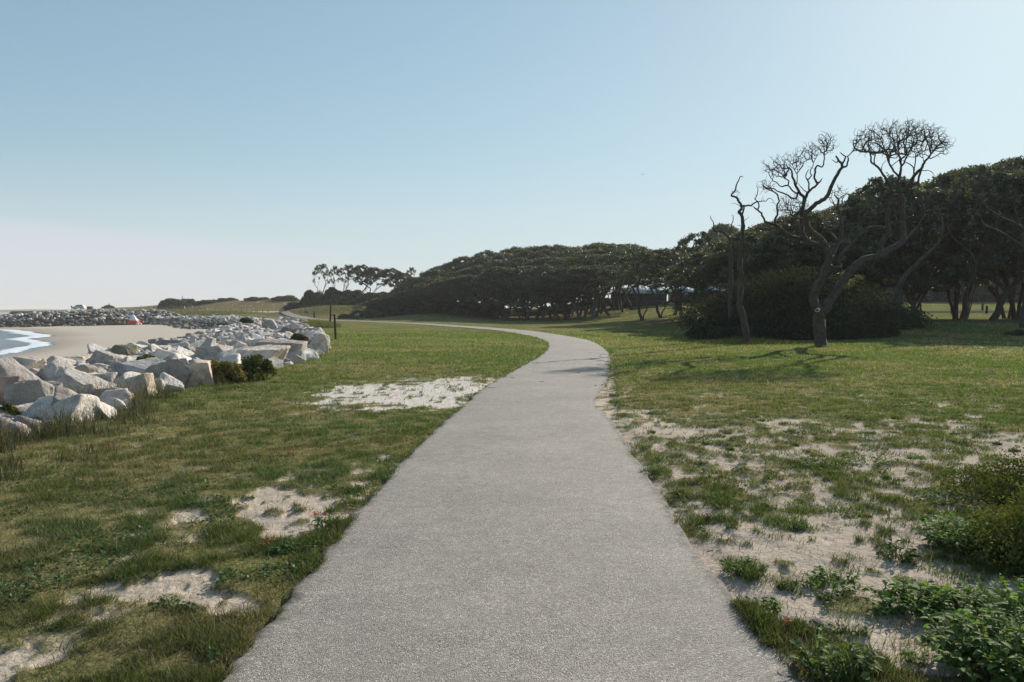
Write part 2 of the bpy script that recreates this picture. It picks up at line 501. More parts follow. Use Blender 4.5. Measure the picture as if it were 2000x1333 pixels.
def mat_rock(name='granite'):
    m, n, l, out = new_mat(name)
    b = n.new('ShaderNodeBsdfPrincipled'); b.inputs['Roughness'].default_value = 0.9; b.inputs['Specular IOR Level'].default_value = 0.2
    a = node(n, 'ShaderNodeAttribute', attribute_name='col')
    geo = n.new('ShaderNodeNewGeometry'); pos = geo.outputs['Position']
    f = noise(n, l, pos, 2.6, 7, 0.65)
    c1 = ramp(n, l, f, [(0.3, (0.48, 0.46, 0.44)), (0.5, (0.95, 0.95, 0.95)), (0.72, (1.2, 1.18, 1.16))])
    c2 = ramp(n, l, noise(n, l, pos, 30.0, 4), [(0.3, (0.78, 0.78, 0.78)), (0.65, (1.1, 1.1, 1.1))])
    c = mixc_(n, l, mixc_(n, l, a.outputs['Color'], c1, 1.0, 'MULTIPLY'), c2, 1.0, 'MULTIPLY')
    oi = n.new('ShaderNodeObjectInfo')
    c = mixc_(n, l, c, ramp(n, l, oi.outputs['Random'], [(0, (0.60, 0.59, 0.58)), (0.4, (0.95, 0.95, 0.95)), (0.85, (1.08, 1.02, 0.97)), (1, (1.18, 1.17, 1.15))]), 1.0, 'MULTIPLY')
    st = ramp(n, l, noise(n, l, pos, 0.9, 4), [(0.62, (0, 0, 0)), (0.72, (1, 1, 1))])
    c = mixc_(n, l, c, (0.21, 0.17, 0.13), mixc_(n, l, (0, 0, 0), st, 0.5))
    l.new(c, b.inputs['Base Color'])
    bp = n.new('ShaderNodeBump'); bp.inputs['Strength'].default_value = 1.0; bp.inputs['Distance'].default_value = 0.07
    l.new(noise(n, l, pos, 7.0, 8, 0.7), bp.inputs['Height'])
    l.new(bp.outputs[0], b.inputs['Normal'])
    l.new(b.outputs[0], out.inputs['Surface'])
    return m

def mat_water():
    m, n, l, out = new_mat('sea_water')
    geo = n.new('ShaderNodeNewGeometry'); pos = geo.outputs['Position']
    b = n.new('ShaderNodeBsdfPrincipled'); b.inputs['Roughness'].default_value = 0.15
    b.inputs['IOR'].default_value = 1.33
    a = node(n, 'ShaderNodeAttribute', attribute_name='foam')
    mp = n.new('ShaderNodeMapping'); mp.inputs['Scale'].default_value = (0.25, 1.0, 1.0); mp.inputs['Rotation'].default_value = (0, 0, math.radians(20))
    l.new(pos, mp.inputs['Vector'])
    f = noise(n, l, mp.outputs[0], 0.8, 6, 0.65)
    ad = node(n, 'ShaderNodeMath', operation='ADD'); l.new(f, ad.inputs[0]); l.new(a.outputs['Fac'], ad.inputs[1])
    foam = ramp(n, l, ad.outputs[0], [(0.68, (0, 0, 0)), (0.80, (1, 1, 1))])
    l.new(mixc_(n, l, (0.06, 0.115, 0.135), (0.72, 0.74, 0.75), foam), b.inputs['Base Color'])
    l.new(mixc_(n, l, (0.15,) * 3, (0.8,) * 3, foam), b.inputs['Roughness'])
    bp = n.new('ShaderNodeBump'); bp.inputs['Strength'].default_value = 1.0; bp.inputs['Distance'].default_value = 0.35
    l.new(noise(n, l, mp.outputs[0], 1.2, 6, 0.6), bp.inputs['Height'])
    l.new(bp.outputs[0], b.inputs['Normal'])
    l.new(b.outputs[0], out.inputs['Surface'])
    return m

M_ground = mat_ground(); M_path = mat_path(); M_rock = mat_rock(); M_water = mat_water()
M_blade = mat_leaf('grass_blade', 0.42, 0.035, 0.55, (1.2, 1.15, 0.8))
M_leaf = mat_leaf('oak_leaf', 0.28, 0.13, 0.5, (1.3, 1.25, 0.55))
M_shrub = mat_leaf('shrub_leaf', 0.22, 0.03, 0.6, (1.3, 1.25, 0.55))
M_broad = mat_leaf('broad_leaf', 0.35, 0.035, 0.6, (1.3, 1.4, 0.55))
M_bark = mat_simple('oak_bark', (0.085, 0.073, 0.063), 0.95, 0.45, 6.0, 0.9, 22.0)
M_dead = mat_simple('weathered_bark', (0.072, 0.061, 0.052), 0.95, 0.45, 5.0, 1.0, 18.0)
M_cut = mat_simple('sawn_wood', (0.62, 0.58, 0.52), 0.8, 0.15, 8.0)
M_post = mat_simple('dark_post_timber', (0.035, 0.03, 0.026), 0.85, 0.3, 9.0, 0.5, 30.0)
M_wood = mat_simple('weathered_fence_wood', (0.20, 0.17, 0.13), 0.9, 0.35, 9.0, 0.4, 30.0)
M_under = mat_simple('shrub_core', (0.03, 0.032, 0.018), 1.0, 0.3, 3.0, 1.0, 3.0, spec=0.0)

# ------------------------------------------------------------------ the ground: one polar sheet out to the horizon
def build_ground():
    fine = np.radians(np.linspace(-50, 50, 1200))
    left = np.radians(np.linspace(-180, -50, 130, endpoint=False)); right = np.radians(np.linspace(50, 180, 131)[1:-1])
    th = np.concatenate([left, fine, right])
    r = np.concatenate([[0.6, 1.2, 1.8, 2.3], np.geomspace(2.7, 40, 460), np.geomspace(40, 420, 330)[1:], np.geomspace(420, 8000, 60)[1:]])
    TH, R = np.meshgrid(th, r)
    X = (R * np.sin(TH)).ravel(); Y = (R * np.cos(TH)).ravel()
    s = edge_s(X, Y)
    pd = np.full(X.shape, 99.0)
    near = (np.abs(X) < 75) & (Y > -16) & (Y < 225) & (np.hypot(X, Y) < 235)
    pd[near] = path_d(X[near], Y[near])
    Z = height(X, Y, s)
    cov = grass_cover(X, Y, s, pd)
    rr = np.hypot(X, Y)
    # tufts stand a little above the sand; footprints in the sand
    Z = Z + 0.022 * cov * (1 - sstep(rr, 20, 60)) + (1 - cov) * 0.018 * (fbm(X * 5, Y * 5, 91, 3) - 0.5) * (1 - sstep(rr, 15, 30)) * (s < 0)
    foot = np.clip(fbm(X * 9, Y * 6, 95, 2) - 0.66, 0, 1) * 0.09
    Z = Z - foot * (1 - cov) * (rr < 14) * (s < 0)
    # the bed of the path
    e = np.abs(pd)
    flat = 1 - sstep(e, HALF + 0.02, HALF + 0.25)
    Zb = height(X, Y, s) - 0.03
    Z = Z * (1 - flat) + Zb * flat
    dry, dune = turf_colors(X, Y)
    turf = THATCH[None] * 0.55 + 0.45 * (LIVE[None] * (1 - dry[:, None]) + DRY[None] * dry[:, None])
    farT = (LIVE[None] * (1 - dry[:, None]) + DRY[None] * dry[:, None]) * 0.82 + THATCH[None] * 0.14
    k1 = sstep(rr, 18, 50)[:, None]
    turf = turf * (1 - k1) + farT * k1
    turf = turf * (1 - dune[:, None]) + DUNE[None] * dune[:, None]
    sand = SAND[None] * (1 - 0.5 * sstep(s, 2, 4)[:, None]) + BEACH[None] * 0.5 * sstep(s, 2, 4)[:, None]
    dull = ((X > 1.2) * (1 - sstep(Y, 9, 15)) * (s < 0))[:, None]; sand = sand * (1 - dull) + np.array([0.455, 0.385, 0.315])[None] * dull
    wh = (1 - sstep(ell(X, Y, -2.15, 16.3, 2.6, 4.2), 0.8, 1.2))[:, None]; sand = sand * (1 - wh) + np.array([0.62, 0.57, 0.51])[None] * wh
    nl = ((X < -1.2) * (Y < 10) * (s < 0))[:, None]; sand = sand * (1 - 0.14 * nl)
    c = turf * cov[:, None] + sand * (1 - cov[:, None])
    # under the boulders: dark stone colour with the shade of the gaps painted in; wet sand at the water
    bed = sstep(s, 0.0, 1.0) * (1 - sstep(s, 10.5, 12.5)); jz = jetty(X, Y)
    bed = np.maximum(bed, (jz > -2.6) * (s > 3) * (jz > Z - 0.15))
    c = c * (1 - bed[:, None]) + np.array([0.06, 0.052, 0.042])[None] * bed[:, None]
    wet = (sstep(s, 3, 5) * (1 - sstep(Z, -2.45, -2.2)))[:, None]
    c = c * (1 - 0.3 * wet)
    # leaf litter under the wood
    lit = (1 - sstep(np.minimum(ell(X, Y, -2, 170, 26, 26), np.minimum(ell(X, Y, 33, 64, 17, 10), ell(X, Y, 20, 86, 9, 9))), 0.8, 1.1))
    c = c * (1 - 0.6 * lit[:, None]) + np.array([0.17, 0.13, 0.09])[None] * 0.6 * lit[:, None]
    nt, nr = len(th), len(r)
    idx = np.arange(nt * nr).reshape(nr, nt)
    a = idx[:-1]; b = idx[1:]
    a2 = np.roll(a, -1, 1); b2 = np.roll(b, -1, 1)
    f = np.stack([a.ravel(), a2.ravel(), b2.ravel(), b.ravel()], 1)
    V = np.stack([X, Y, Z], 1)
    V = np.vstack([V, [[0, 0, hz(0, 0) - 0.03]]])
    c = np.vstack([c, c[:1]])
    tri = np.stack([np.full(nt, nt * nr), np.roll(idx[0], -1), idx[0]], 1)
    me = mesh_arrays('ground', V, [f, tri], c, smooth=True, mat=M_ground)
    at = me.attributes.new('cover', 'FLOAT', 'POINT')
    at.data.foreach_set('value', np.concatenate([np.clip(cov, 0, 1), [1]]).astype(np.float32))
    o = link('ground', me); tag(o, kind='structure')

def build_path():
    C2 = resample(CL, 1500)
    d = np.gradient(C2, axis=0); d /= np.linalg.norm(d, axis=1)[:, None]
    nrm = np.stack([d[:, 1], -d[:, 0]], 1)          # to the right
    L = np.concatenate([[0], np.cumsum(np.linalg.norm(np.diff(C2, axis=0), axis=1))])
    us = np.array([-1, -0.985, -0.96, -0.9, -0.8, -0.6, -0.3, 0, 0.3, 0.6, 0.8, 0.9, 0.96, 0.985, 1.0])
    V = []; E = []
    for u in us:
        side = -1 if u < 0 else 1
        jit = (fbm(L * 2.3, L * 0 + side * 5, 101, 4) - 0.5) * 0.16 + (fbm(L * 11, L * 0 + side * 9, 105, 2) - 0.5) * 0.06
        hw = half_at(C2[:, 1]) + jit * abs(u) ** 3
        if side > 0:      # sand drifted over the edge in the distance
            hw = hw - (np.abs(u) ** 3) * 0.28 * np.exp(-((C2[:, 1] - 15.5) / 2.2) ** 2) * (0.5 + fbm(L * 1.2, L * 0, 107, 3))
        p = C2 + nrm * (hw * u)[:, None]
        base = height(C2[:, 0], C2[:, 1])
        z = height(p[:, 0], p[:, 1]) * 0.6 + base * 0.4 + 0.012 + 0.012 * (1 - abs(u) ** 2) - (0.022 if abs(u) == 1 else 0)
        V.append(np.stack([p[:, 0], p[:, 1], z], 1)); E.append(np.full(len(p), max(0, (abs(u) - 0.8) / 0.2) ** 1.5))
    V = np.stack(V, 1); E = np.stack(E, 1)
    n, m = V.shape[:2]
    idx = np.arange(n * m).reshape(n, m)
    f = np.stack([idx[:-1, :-1].ravel(), idx[:-1, 1:].ravel(), idx[1:, 1:].ravel(), idx[1:, :-1].ravel()], 1)
    me = mesh_arrays('footpath', V.reshape(-1, 3), [f], smooth=True, mat=M_path)
    at = me.attributes.new('edge', 'FLOAT', 'POINT'); at.data.foreach_set('value', E.ravel().astype(np.float32))
    o = link('footpath', me); tag(o, kind='structure')

def build_sea():
    th = np.radians(np.concatenate([np.linspace(-120, -38, 60, endpoint=False), np.linspace(-38, 5, 420), [20, 40]]))
    r = np.concatenate([np.geomspace(12, 420, 320), np.geomspace(420, 8000, 70)[1:]])
    TH, R = np.meshgrid(th, r)
    X = (R * np.sin(TH)).ravel(); Y = (R * np.cos(TH)).ravel()
    s = edge_s(X, Y)
    se = s * (1 - 0.15 * sstep(Y, 130, 185))
    se = np.where(se > 11.5, 11.5 + (se - 11.5) * (1 - 0.40 * sstep(Y, 75, 125)), se)
    off = se - 28 + 3 * (fbm(X * 0.06, Y * 0.06, 121, 3) - 0.5)
    w = np.sin(off * 0.62 + 2.5 * fbm(X * 0.05, Y * 0.05, 125, 3))
    near = np.exp(-np.abs(off) / 16)
    Z = -2.5 + 0.16 * np.clip(w, -0.2, 1) * near * (R.ravel() < 420)
    foam = 0.24 * np.exp(-(off / 1.3) ** 2) + 0.27 * sstep(w, 0.55, 0.95) * near + 0.04 * near - 0.08
    foam = foam + 0.30 * (fbm(X * 0.18 + Y * 0.05, Y * 0.18, 129, 3) - 0.55) * (foam > 0)
    nt, nr = len(th), len(r)
    idx = np.arange(nt * nr).reshape(nr, nt)
    f = np.stack([idx[:-1, :-1].ravel(), idx[:-1, 1:].ravel(), idx[1:, 1:].ravel(), idx[1:, :-1].ravel()], 1)
    me = mesh_arrays('sea', np.stack([X, Y, Z], 1), [f], smooth=True, mat=M_water)
    at = me.attributes.new('foam', 'FLOAT', 'POINT'); at.data.foreach_set('value', foam.astype(np.float32))
    o = link('sea', me); tag(o, kind='structure')

build_ground(); build_path(); build_sea()

# ------------------------------------------------------------------ grass: blades by the hundred thousand
def blades(name, x, y, z, h, w, lean, col_, mat, segs=1, curl=0.4, seed=1):
    g = np.random.default_rng(seed)
    n = len(x)
    az = g.uniform(0, 2 * np.pi, n); la = g.uniform(0, 2 * np.pi, n)
    wx, wy = np.cos(az) * w / 2, np.sin(az) * w / 2
    lx, ly = np.cos(la) * lean * h, np.sin(la) * lean * h
    hh = h * np.sqrt(np.clip(1 - 0.5 * lean ** 2, 0.2, 1))
    if segs == 1:
        V = np.empty((n, 3, 3)); V[:, 0] = np.stack([x - wx, y - wy, z], 1); V[:, 1] = np.stack([x + wx, y + wy, z], 1)
        V[:, 2] = np.stack([x + lx, y + ly, z + hh], 1)
        f = np.arange(n * 3).reshape(n, 3)
        return mesh_arrays(name, V.reshape(-1, 3), [f], np.repeat(col_, 3, 0), mat=mat)
    V = np.empty((n, 5, 3))
    V[:, 0] = np.stack([x - wx, y - wy, z], 1); V[:, 1] = np.stack([x + wx, y + wy, z], 1)
    mx, my, mz = x + lx * curl, y + ly * curl, z + hh * 0.62
    V[:, 2] = np.stack([mx + wx * 0.75, my + wy * 0.75, mz], 1); V[:, 3] = np.stack([mx - wx * 0.75, my - wy * 0.75, mz], 1)
    V[:, 4] = np.stack([x + lx, y + ly, z + hh], 1)
    b = np.arange(n)[:, None] * 5
    q = b + np.array([[0, 1, 2, 3]]); t = b + np.array([[3, 2, 4]])
    return mesh_arrays(name, V.reshape(-1, 3), [q, t], np.repeat(col_, 5, 0), mat=mat)

def build_grass():
    g = np.random.default_rng(5)
    N = 2650000
    th = np.radians(g.uniform(-49, 49, N)); r = np.exp(g.uniform(np.log(3.0), np.log(64), N))
    x, y = r * np.sin(th), r * np.cos(th)
    s = edge_s(x, y); pd = path_d(x, y)
    e = np.abs(pd) - HALF
    cov = grass_cover(x, y, s, pd)
    clump = fbm(x * 4.5, y * 4.5, 131, 2); big = fbm(x * 0.8, y * 0.8, 135, 3)
    keep = g.random(N) < (cov ** 1.5 * (0.25 + 0.95 * sstep(clump, 0.35, 0.6)) + 0.012 * (s < 0))
    keep &= (s < 0.9) & (e > -0.03 - 0.05 * g.random(N) * (clump > 0.5))
    # blades that hang over the edge of the asphalt
    x, y, pd, e, clump, big, r, cov = (v[keep] for v in (x, y, pd, e, clump, big, r, cov))
    n = len(x)
    z = height(x, y) + 0.018 * cov * (1 - sstep(r, 20, 60)) - 0.004
    g2 = g.random(n)
    h = (0.015 + 0.036 * g2 ** 1.8 + 0.024 * sstep(clump, 0.5, 0.75)) * (0.75 + 0.6 * big) * (1 + r * 0.012)
    h *= 1 + 1.2 * (g.random(n) < 0.02)
    w = np.maximum(0.0032 + 0.0035 * g.random(n), 0.00075 * r * (0.7 + 0.6 * g.random(n)))
    lean = 0.25 + 0.9 * g.random(n)
    dry, dune = turf_colors(x, y)
    d = np.clip(0.13 + 0.55 * dry - 0.5 * sstep(clump, 0.45, 0.65) + 0.45 * (g.random(n) - 0.5) + 0.9 * (g.random(n) < 0.10), 0, 1)[:, None]
    v = (0.38 + 1.15 * g.random(n) ** 1.3)[:, None]
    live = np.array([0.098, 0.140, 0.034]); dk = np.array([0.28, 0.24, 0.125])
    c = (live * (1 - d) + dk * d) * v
    c = c * np.interp(r, [3, 6, 14, 24, 45], [0.66, 0.74, 1.0, 1.3, 1.5])[:, None]  # self-shadow painted into blade colour: darker near the camera, brighter far off
    cool = sstep(fbm(x * 0.5, y * 0.5, 141, 3), 0.5, 0.65)[:, None] * 0.5
    c = c * (1 - cool) + c * cool * np.array([0.8, 1.05, 1.25])
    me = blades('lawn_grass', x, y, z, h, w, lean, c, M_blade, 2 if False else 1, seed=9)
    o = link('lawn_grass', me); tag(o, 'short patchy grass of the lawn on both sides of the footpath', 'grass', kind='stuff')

    # dead straw lying on the bare sand and at its edges
    N = 315000
    th = np.radians(g.uniform(-49, 49, N)); r = np.exp(g.uniform(np.log(3.0), np.log(22), N))
    x, y = r * np.sin(th), r * np.cos(th)
    s = edge_s(x, y); pd = path_d(x, y); cov = grass_cover(x, y, s, pd)
    keep = (np.abs(pd) > HALF - 0.03) & (s < 0) & (cov < 0.85) & (g.random(N) < 0.07 + 0.55 * cov)
    x, y, r = x[keep], y[keep], r[keep]; n = len(x)
    c = np.array([0.25, 0.20, 0.12])[None] * (0.35 + 1.1 * g.random(n))[:, None]
    me = blades('straw', x, y, height(x, y) + 0.003 + 0.008 * g.random(n), 0.015 + 0.05 * g.random(n) ** 2, np.maximum(0.003, 0.0008 * r), 1.2 + 0.6 * g.random(n), c, M_blade, 1, seed=21)
    tag(link('dead_straw', me), 'dead straw scattered on the bare sand beside the path', 'dry grass', kind='stuff')

    # ground-hugging weeds: small round leaves in dark mats through the turf
    N = 198000
    th = np.radians(g.uniform(-49, 49, N)); r = np.exp(g.uniform(np.log(3.0), np.log(28), N))
    x, y = r * np.sin(th), r * np.cos(th)
    mat_ = fbm(x * 1.7, y * 1.7, 151, 3)
    s = edge_s(x, y); pd = path_d(x, y); cov = grass_cover(x, y, s, pd)
    keep = (mat_ > 0.57) & (cov > 0.6) & (np.abs(pd) > HALF + 0.03) & (s < 0)
    x, y, r = x[keep], y[keep], r[keep]
    n = len(x); z = height(x, y) + 0.03 + 0.03 * g.random(n)
    sz = np.maximum(0.009 + 0.012 * g.random(n), 0.0011 * r)
    c = np.array([0.05, 0.10, 0.028])[None] * (0.6 + 0.9 * g.random(n))[:, None] * np.array([1.0, 1.0, 1.0])
    me = leaf_quads('ground_cover', np.stack([x, y, z], 1), sz, c, M_blade, g, up=1.3)
    tag(link('ground_cover_weeds', me), 'low dark green clover and weeds matted through the lawn', 'weeds', kind='stuff')

    # tall grass where the lawn meets the boulders
    N = 60000
    t = g.random(N)
    yy = 7.5 + 12.5 * t ** 0.9
    ex = np.interp(yy, EDGE[:, 1], EDGE[:, 0])
    xx = ex + g.normal(0.1, 0.7, N) + 0.6 * (fbm(yy * 0.9, yy * 0, 165, 3) - 0.5)
    tuft = fbm(xx * 2.0, yy * 2.0, 161, 3)
    dens = sstep(tuft, 0.42, 0.66) * np.interp(yy, [8, 9.6, 10.4, 12.6, 13.4, 15, 17, 18.5, 20], [1, 0.8, 0.35, 0.3, 0.7, 0.5, 0.3, 0.12, 0.04])
    keep = (g.random(N) < dens) & (xx > ex - 1.6)
    xx, yy, tuft = xx[keep], yy[keep], tuft[keep]; n = len(xx)
    out_ = np.clip((xx - np.interp(yy, EDGE[:, 1], EDGE[:, 0])) / 1.5, 0, 1)
    h = (0.14 + 0.42 * g.random(n) ** 1.3) * (1 - 0.75 * out_) * (0.35 + 1.3 * sstep(tuft, 0.4, 0.75)) * np.interp(yy, [8, 9.6, 10.6, 12.4, 13.4, 17, 20], [1.0, 0.8, 0.55, 0.55, 0.8, 0.6, 0.5])
    w = 0.006 + 0.006 * g.random(n)
    dd = np.clip(g.random(n) * 0.7 + 0.5 * sstep(h, 0.35, 0.5), 0, 1)[:, None]
    c = (np.array([0.05, 0.072, 0.028]) * (1 - dd) + np.array([0.13, 0.105, 0.065]) * dd) * (0.5 + 0.8 * g.random(n))[:, None]
    me = blades('tall_grass', xx, yy, height(xx, yy) - 0.01, h, w, 0.1 + 0.5 * g.random(n), c, M_blade, 2, 0.35, seed=13)
    tag(link('tall_grass', me), 'tall dark rough grass along the foot of the boulders', 'tall grass', kind='stuff')

    # rank grass round the thin dead tree and the bush, and marram on the far banks
    X_, Y_, H_, W_ = [], [], [], []
    def stand(cx, cy, rx, ry, n_, h0, h1, w0):
        a = g.uniform(0, 2 * np.pi, n_); q = np.sqrt(g.random(n_))
        X_.append(cx + rx * q * np.cos(a)); Y_.append(cy + ry * q * np.sin(a)); H_.append(g.uniform(h0, h1, n_) * (1 - 0.6 * q)); W_.append(np.full(n_, w0))
    stand(*T(1460, 672)[:2], 2.6, 1.6, 3500, 0.15, 0.6, 0.02)
    stand(*T(1605, 679)[:2], 0.75, 0.5, 700, 0.06, 0.22, 0.014)
    stand(*T(1360, 668)[:2], 1.8, 1.0, 900, 0.1, 0.3, 0.02)
    stand(*T(612, 640)[:2], 2.6, 4.5, 6000, 0.5, 1.3, 0.03)
    for px_, py_ in ((430, 614), (400, 612), (350, 612), (320, 611), (375, 616), (460, 613), (310, 608)):
        stand(*T(px_, py_)[:2], 9, 14, 3500, 0.5, 1.3, 0.08)
    for px_, py_ in ((640, 600), (660, 607), (690, 605), (720, 608), (620, 606), (740, 600)):
        stand(*T(px_, py_)[:2], 7, 7, 1200, 0.2, 0.6, 0.06)
    X_, Y_, H_, W_ = map(np.concatenate, (X_, Y_, H_, W_)); n = len(X_)
    ok = (edge_s(X_, Y_) < 0.5) & (np.abs(path_d(X_, Y_)) > 2.0); X_, Y_, H_, W_ = X_[ok], Y_[ok], H_[ok], W_[ok]; n = len(X_)
    dd = g.random(n)[:, None] * 0.8
    c = (np.array([0.085, 0.12, 0.035]) * (1 - dd) + np.array([0.17, 0.15, 0.07]) * dd) * (0.6 + 0.8 * g.random(n))[:, None]
    me = blades('rough_grass', X_, Y_, height(X_, Y_) - 0.02, H_, W_, 0.2 + 0.6 * g.random(n), c, M_blade, 2, 0.4, seed=15)
    tag(link('rough_grass', me), 'rough long grass on the banks and round the bases of the trees', 'rough grass', kind='stuff')

def leaf_quads(name, pos, size, col_, mat, g, up=0.0, normals=None, aspect=0.6):
    n = len(pos)
    a = g.normal(size=(n, 3))
    if normals is not None: a = a + normals * up
    else: a[:, 2] += up * 2
    a /= np.linalg.norm(a, axis=1)[:, None]
    b = np.cross(a, g.normal(size=(n, 3))); b /= np.linalg.norm(b, axis=1)[:, None]
    c = np.cross(a, b)
    sz = np.asarray(size)[:, None]
    V = np.stack([pos - b * sz, pos - c * sz * aspect, pos + b * sz, pos + c * sz * aspect], 1)
    f = np.arange(n * 4).reshape(n, 4)
    return mesh_arrays(name, V.reshape(-1, 3), [f], np.repeat(col_, 4, 0), mat=mat)

# ------------------------------------------------------------------ boulders
import bmesh
def ico(sub):
    bm = bmesh.new(); bmesh.ops.create_icosphere(bm, subdivisions=sub, radius=1.0)
    V = np.array([v.co[:] for v in bm.verts]); Fc = np.array([[v.index for v in f.verts] for f in bm.faces])
    bm.free()
    V /= np.linalg.norm(V, axis=1)[:, None]
    return V, Fc
ICO = {k_: ico(k_) for k_ in (2, 3, 4, 5)}

def boulder(seed, sub=4, nplanes=11, flat=0.7, rough_=0.035):
    g = np.random.default_rng(seed)
    D, Fc = ICO[sub]
    r = np.full(len(D), 1.6)
    nr = g.normal(size=(nplanes, 3)); nr /= np.linalg.norm(nr, axis=1)[:, None]
    # three rough pairs of faces (quarried stone), then random chips
    base = np.array([[1, 0, 0], [-1, 0, 0], [0, 1, 0], [0, -1, 0], [0, 0, 1], [0, 0, -1]], float) + g.normal(0, 0.28, (6, 3))
    base /= np.linalg.norm(base, axis=1)[:, None]
    nr = np.vstack([base, nr]); dist = np.concatenate([g.uniform(0.55, 0.85, 6), g.uniform(0.72, 1.0, nplanes)])
    for k_, (n_, d) in enumerate(zip(nr, dist)):
        dot = D @ n_
        # slightly rough fracture plane
        wav = 1 + 0.07 * (fbm(D[:, 0] * 4 + k_ * 7, D[:, 1] * 4 + D[:, 2] * 3, seed + k_, 3) - 0.5)
        r = np.where(dot > 0.05, np.minimum(r, d * wav / np.maximum(dot, 0.05)), r)
    r = r * (1 + rough_ * 2 * (fbm(D[:, 0] * 9 + D[:, 2] * 5.3, D[:, 1] * 9 - D[:, 2] * 6.1, seed + 50, 4) - 0.5))
    V = D * r[:, None] * np.array([1.0, g.uniform(0.72, 0.95), g.uniform(flat - 0.12, flat + 0.12)])
    return V, Fc

def rot_rand(g, tilt=0.5):
    a, b, c = g.uniform(0, 2 * np.pi), g.uniform(-tilt, tilt), g.uniform(-tilt, tilt)
    Rz = np.array([[np.cos(a), -np.sin(a), 0], [np.sin(a), np.cos(a), 0], [0, 0, 1]])
    Ry = np.array([[np.cos(b), 0, np.sin(b)], [0, 1, 0], [-np.sin(b), 0, np.cos(b)]])
    Rx = np.array([[1, 0, 0], [0, np.cos(c), -np.sin(c)], [0, np.sin(c), np.cos(c)]])
    return Rz @ Ry @ Rx

GREY = (0.60, 0.56, 0.51)
# distinctive boulders: pixel box in the photograph (x0, y0, x1, y1), distance, colour, label, seed
HERO = [
 (14, 774, 150, 862, 11.6, (0.50, 0.47, 0.44), 'large pale cracked boulder half hidden by tall dark grass beside the lawn', 301),
 (14, 742, 94, 806, 14.2, (0.47, 0.445, 0.42), 'smooth whitish boulder just behind the large cracked one in the grass', 302),
 (-34, 736, 30, 790, 14.6, (0.33, 0.25, 0.225), 'reddish brown boulder cut off by the left edge of the picture', 303),
 (100, 720, 200, 786, 16.0, (0.33, 0.325, 0.32), 'dark faced pointed boulder with a jagged white ridge down it', 304),
 (198, 730, 292, 792, 15.6, (0.46, 0.40, 0.33), 'tan boulder sloping down into the tall grass', 305),
 (208, 706, 296, 762, 18.6, (0.36, 0.35, 0.34), 'grey block with a square pale end above the tan boulder', 306),
 (268, 702, 366, 778, 17.6, (0.42, 0.39, 0.365), 'big rounded boulder with a shaded face touching the largest pink one', 307),
 (318, 706, 414, 780, 17.9, (0.46, 0.405, 0.37), 'largest pale pinkish boulder at the corner where the lawn bends in', 308),
 (54, 706, 130, 756, 19.5, (0.37, 0.36, 0.35), 'boulder with a smooth dark curved back and lit right shoulder', 309),
 (-12, 698, 72, 750, 20.5, (0.48, 0.455, 0.43), 'broad flat whitish slab on the crest next to the beach', 310),
 (170, 684, 230, 722, 24.5, (0.30, 0.295, 0.29), 'dark angular boulder standing upright among paler ones', 311),
 (206, 674, 262, 702, 29.5, (0.17, 0.165, 0.12), 'blackish mossy boulder leaning at the edge of the beach', 312),
 (98, 694, 180, 718, 26.5, (0.42, 0.385, 0.35), 'long low tan slab lying on the crest above the beach', 313),
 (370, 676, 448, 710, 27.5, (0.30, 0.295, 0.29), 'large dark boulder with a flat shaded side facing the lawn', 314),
 (452, 676, 556, 732, 23.6, (0.47, 0.44, 0.41), 'long pale slab running down to the lawn behind the green bush', 315),
 (500, 662, 588, 712, 27.5, (0.43, 0.39, 0.36), 'layered brownish boulder touching the lawn next to the long pale slab', 316),
 (582, 647, 638, 684, 38.0, (0.54, 0.52, 0.49), 'whitest boulder, at the tip of the pile nearest the posts', 317),
 (474, 661, 526, 690, 31.5, (0.48, 0.455, 0.43), 'cube shaped pale boulder behind the long slab', 318),
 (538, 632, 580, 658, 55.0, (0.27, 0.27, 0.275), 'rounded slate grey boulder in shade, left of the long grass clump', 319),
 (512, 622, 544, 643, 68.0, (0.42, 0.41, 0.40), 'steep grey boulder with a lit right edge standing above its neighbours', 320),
 (566, 664, 624, 694, 33.5, (0.41, 0.365, 0.34), 'reddish streaked boulder under the small brown bush', 321),
]

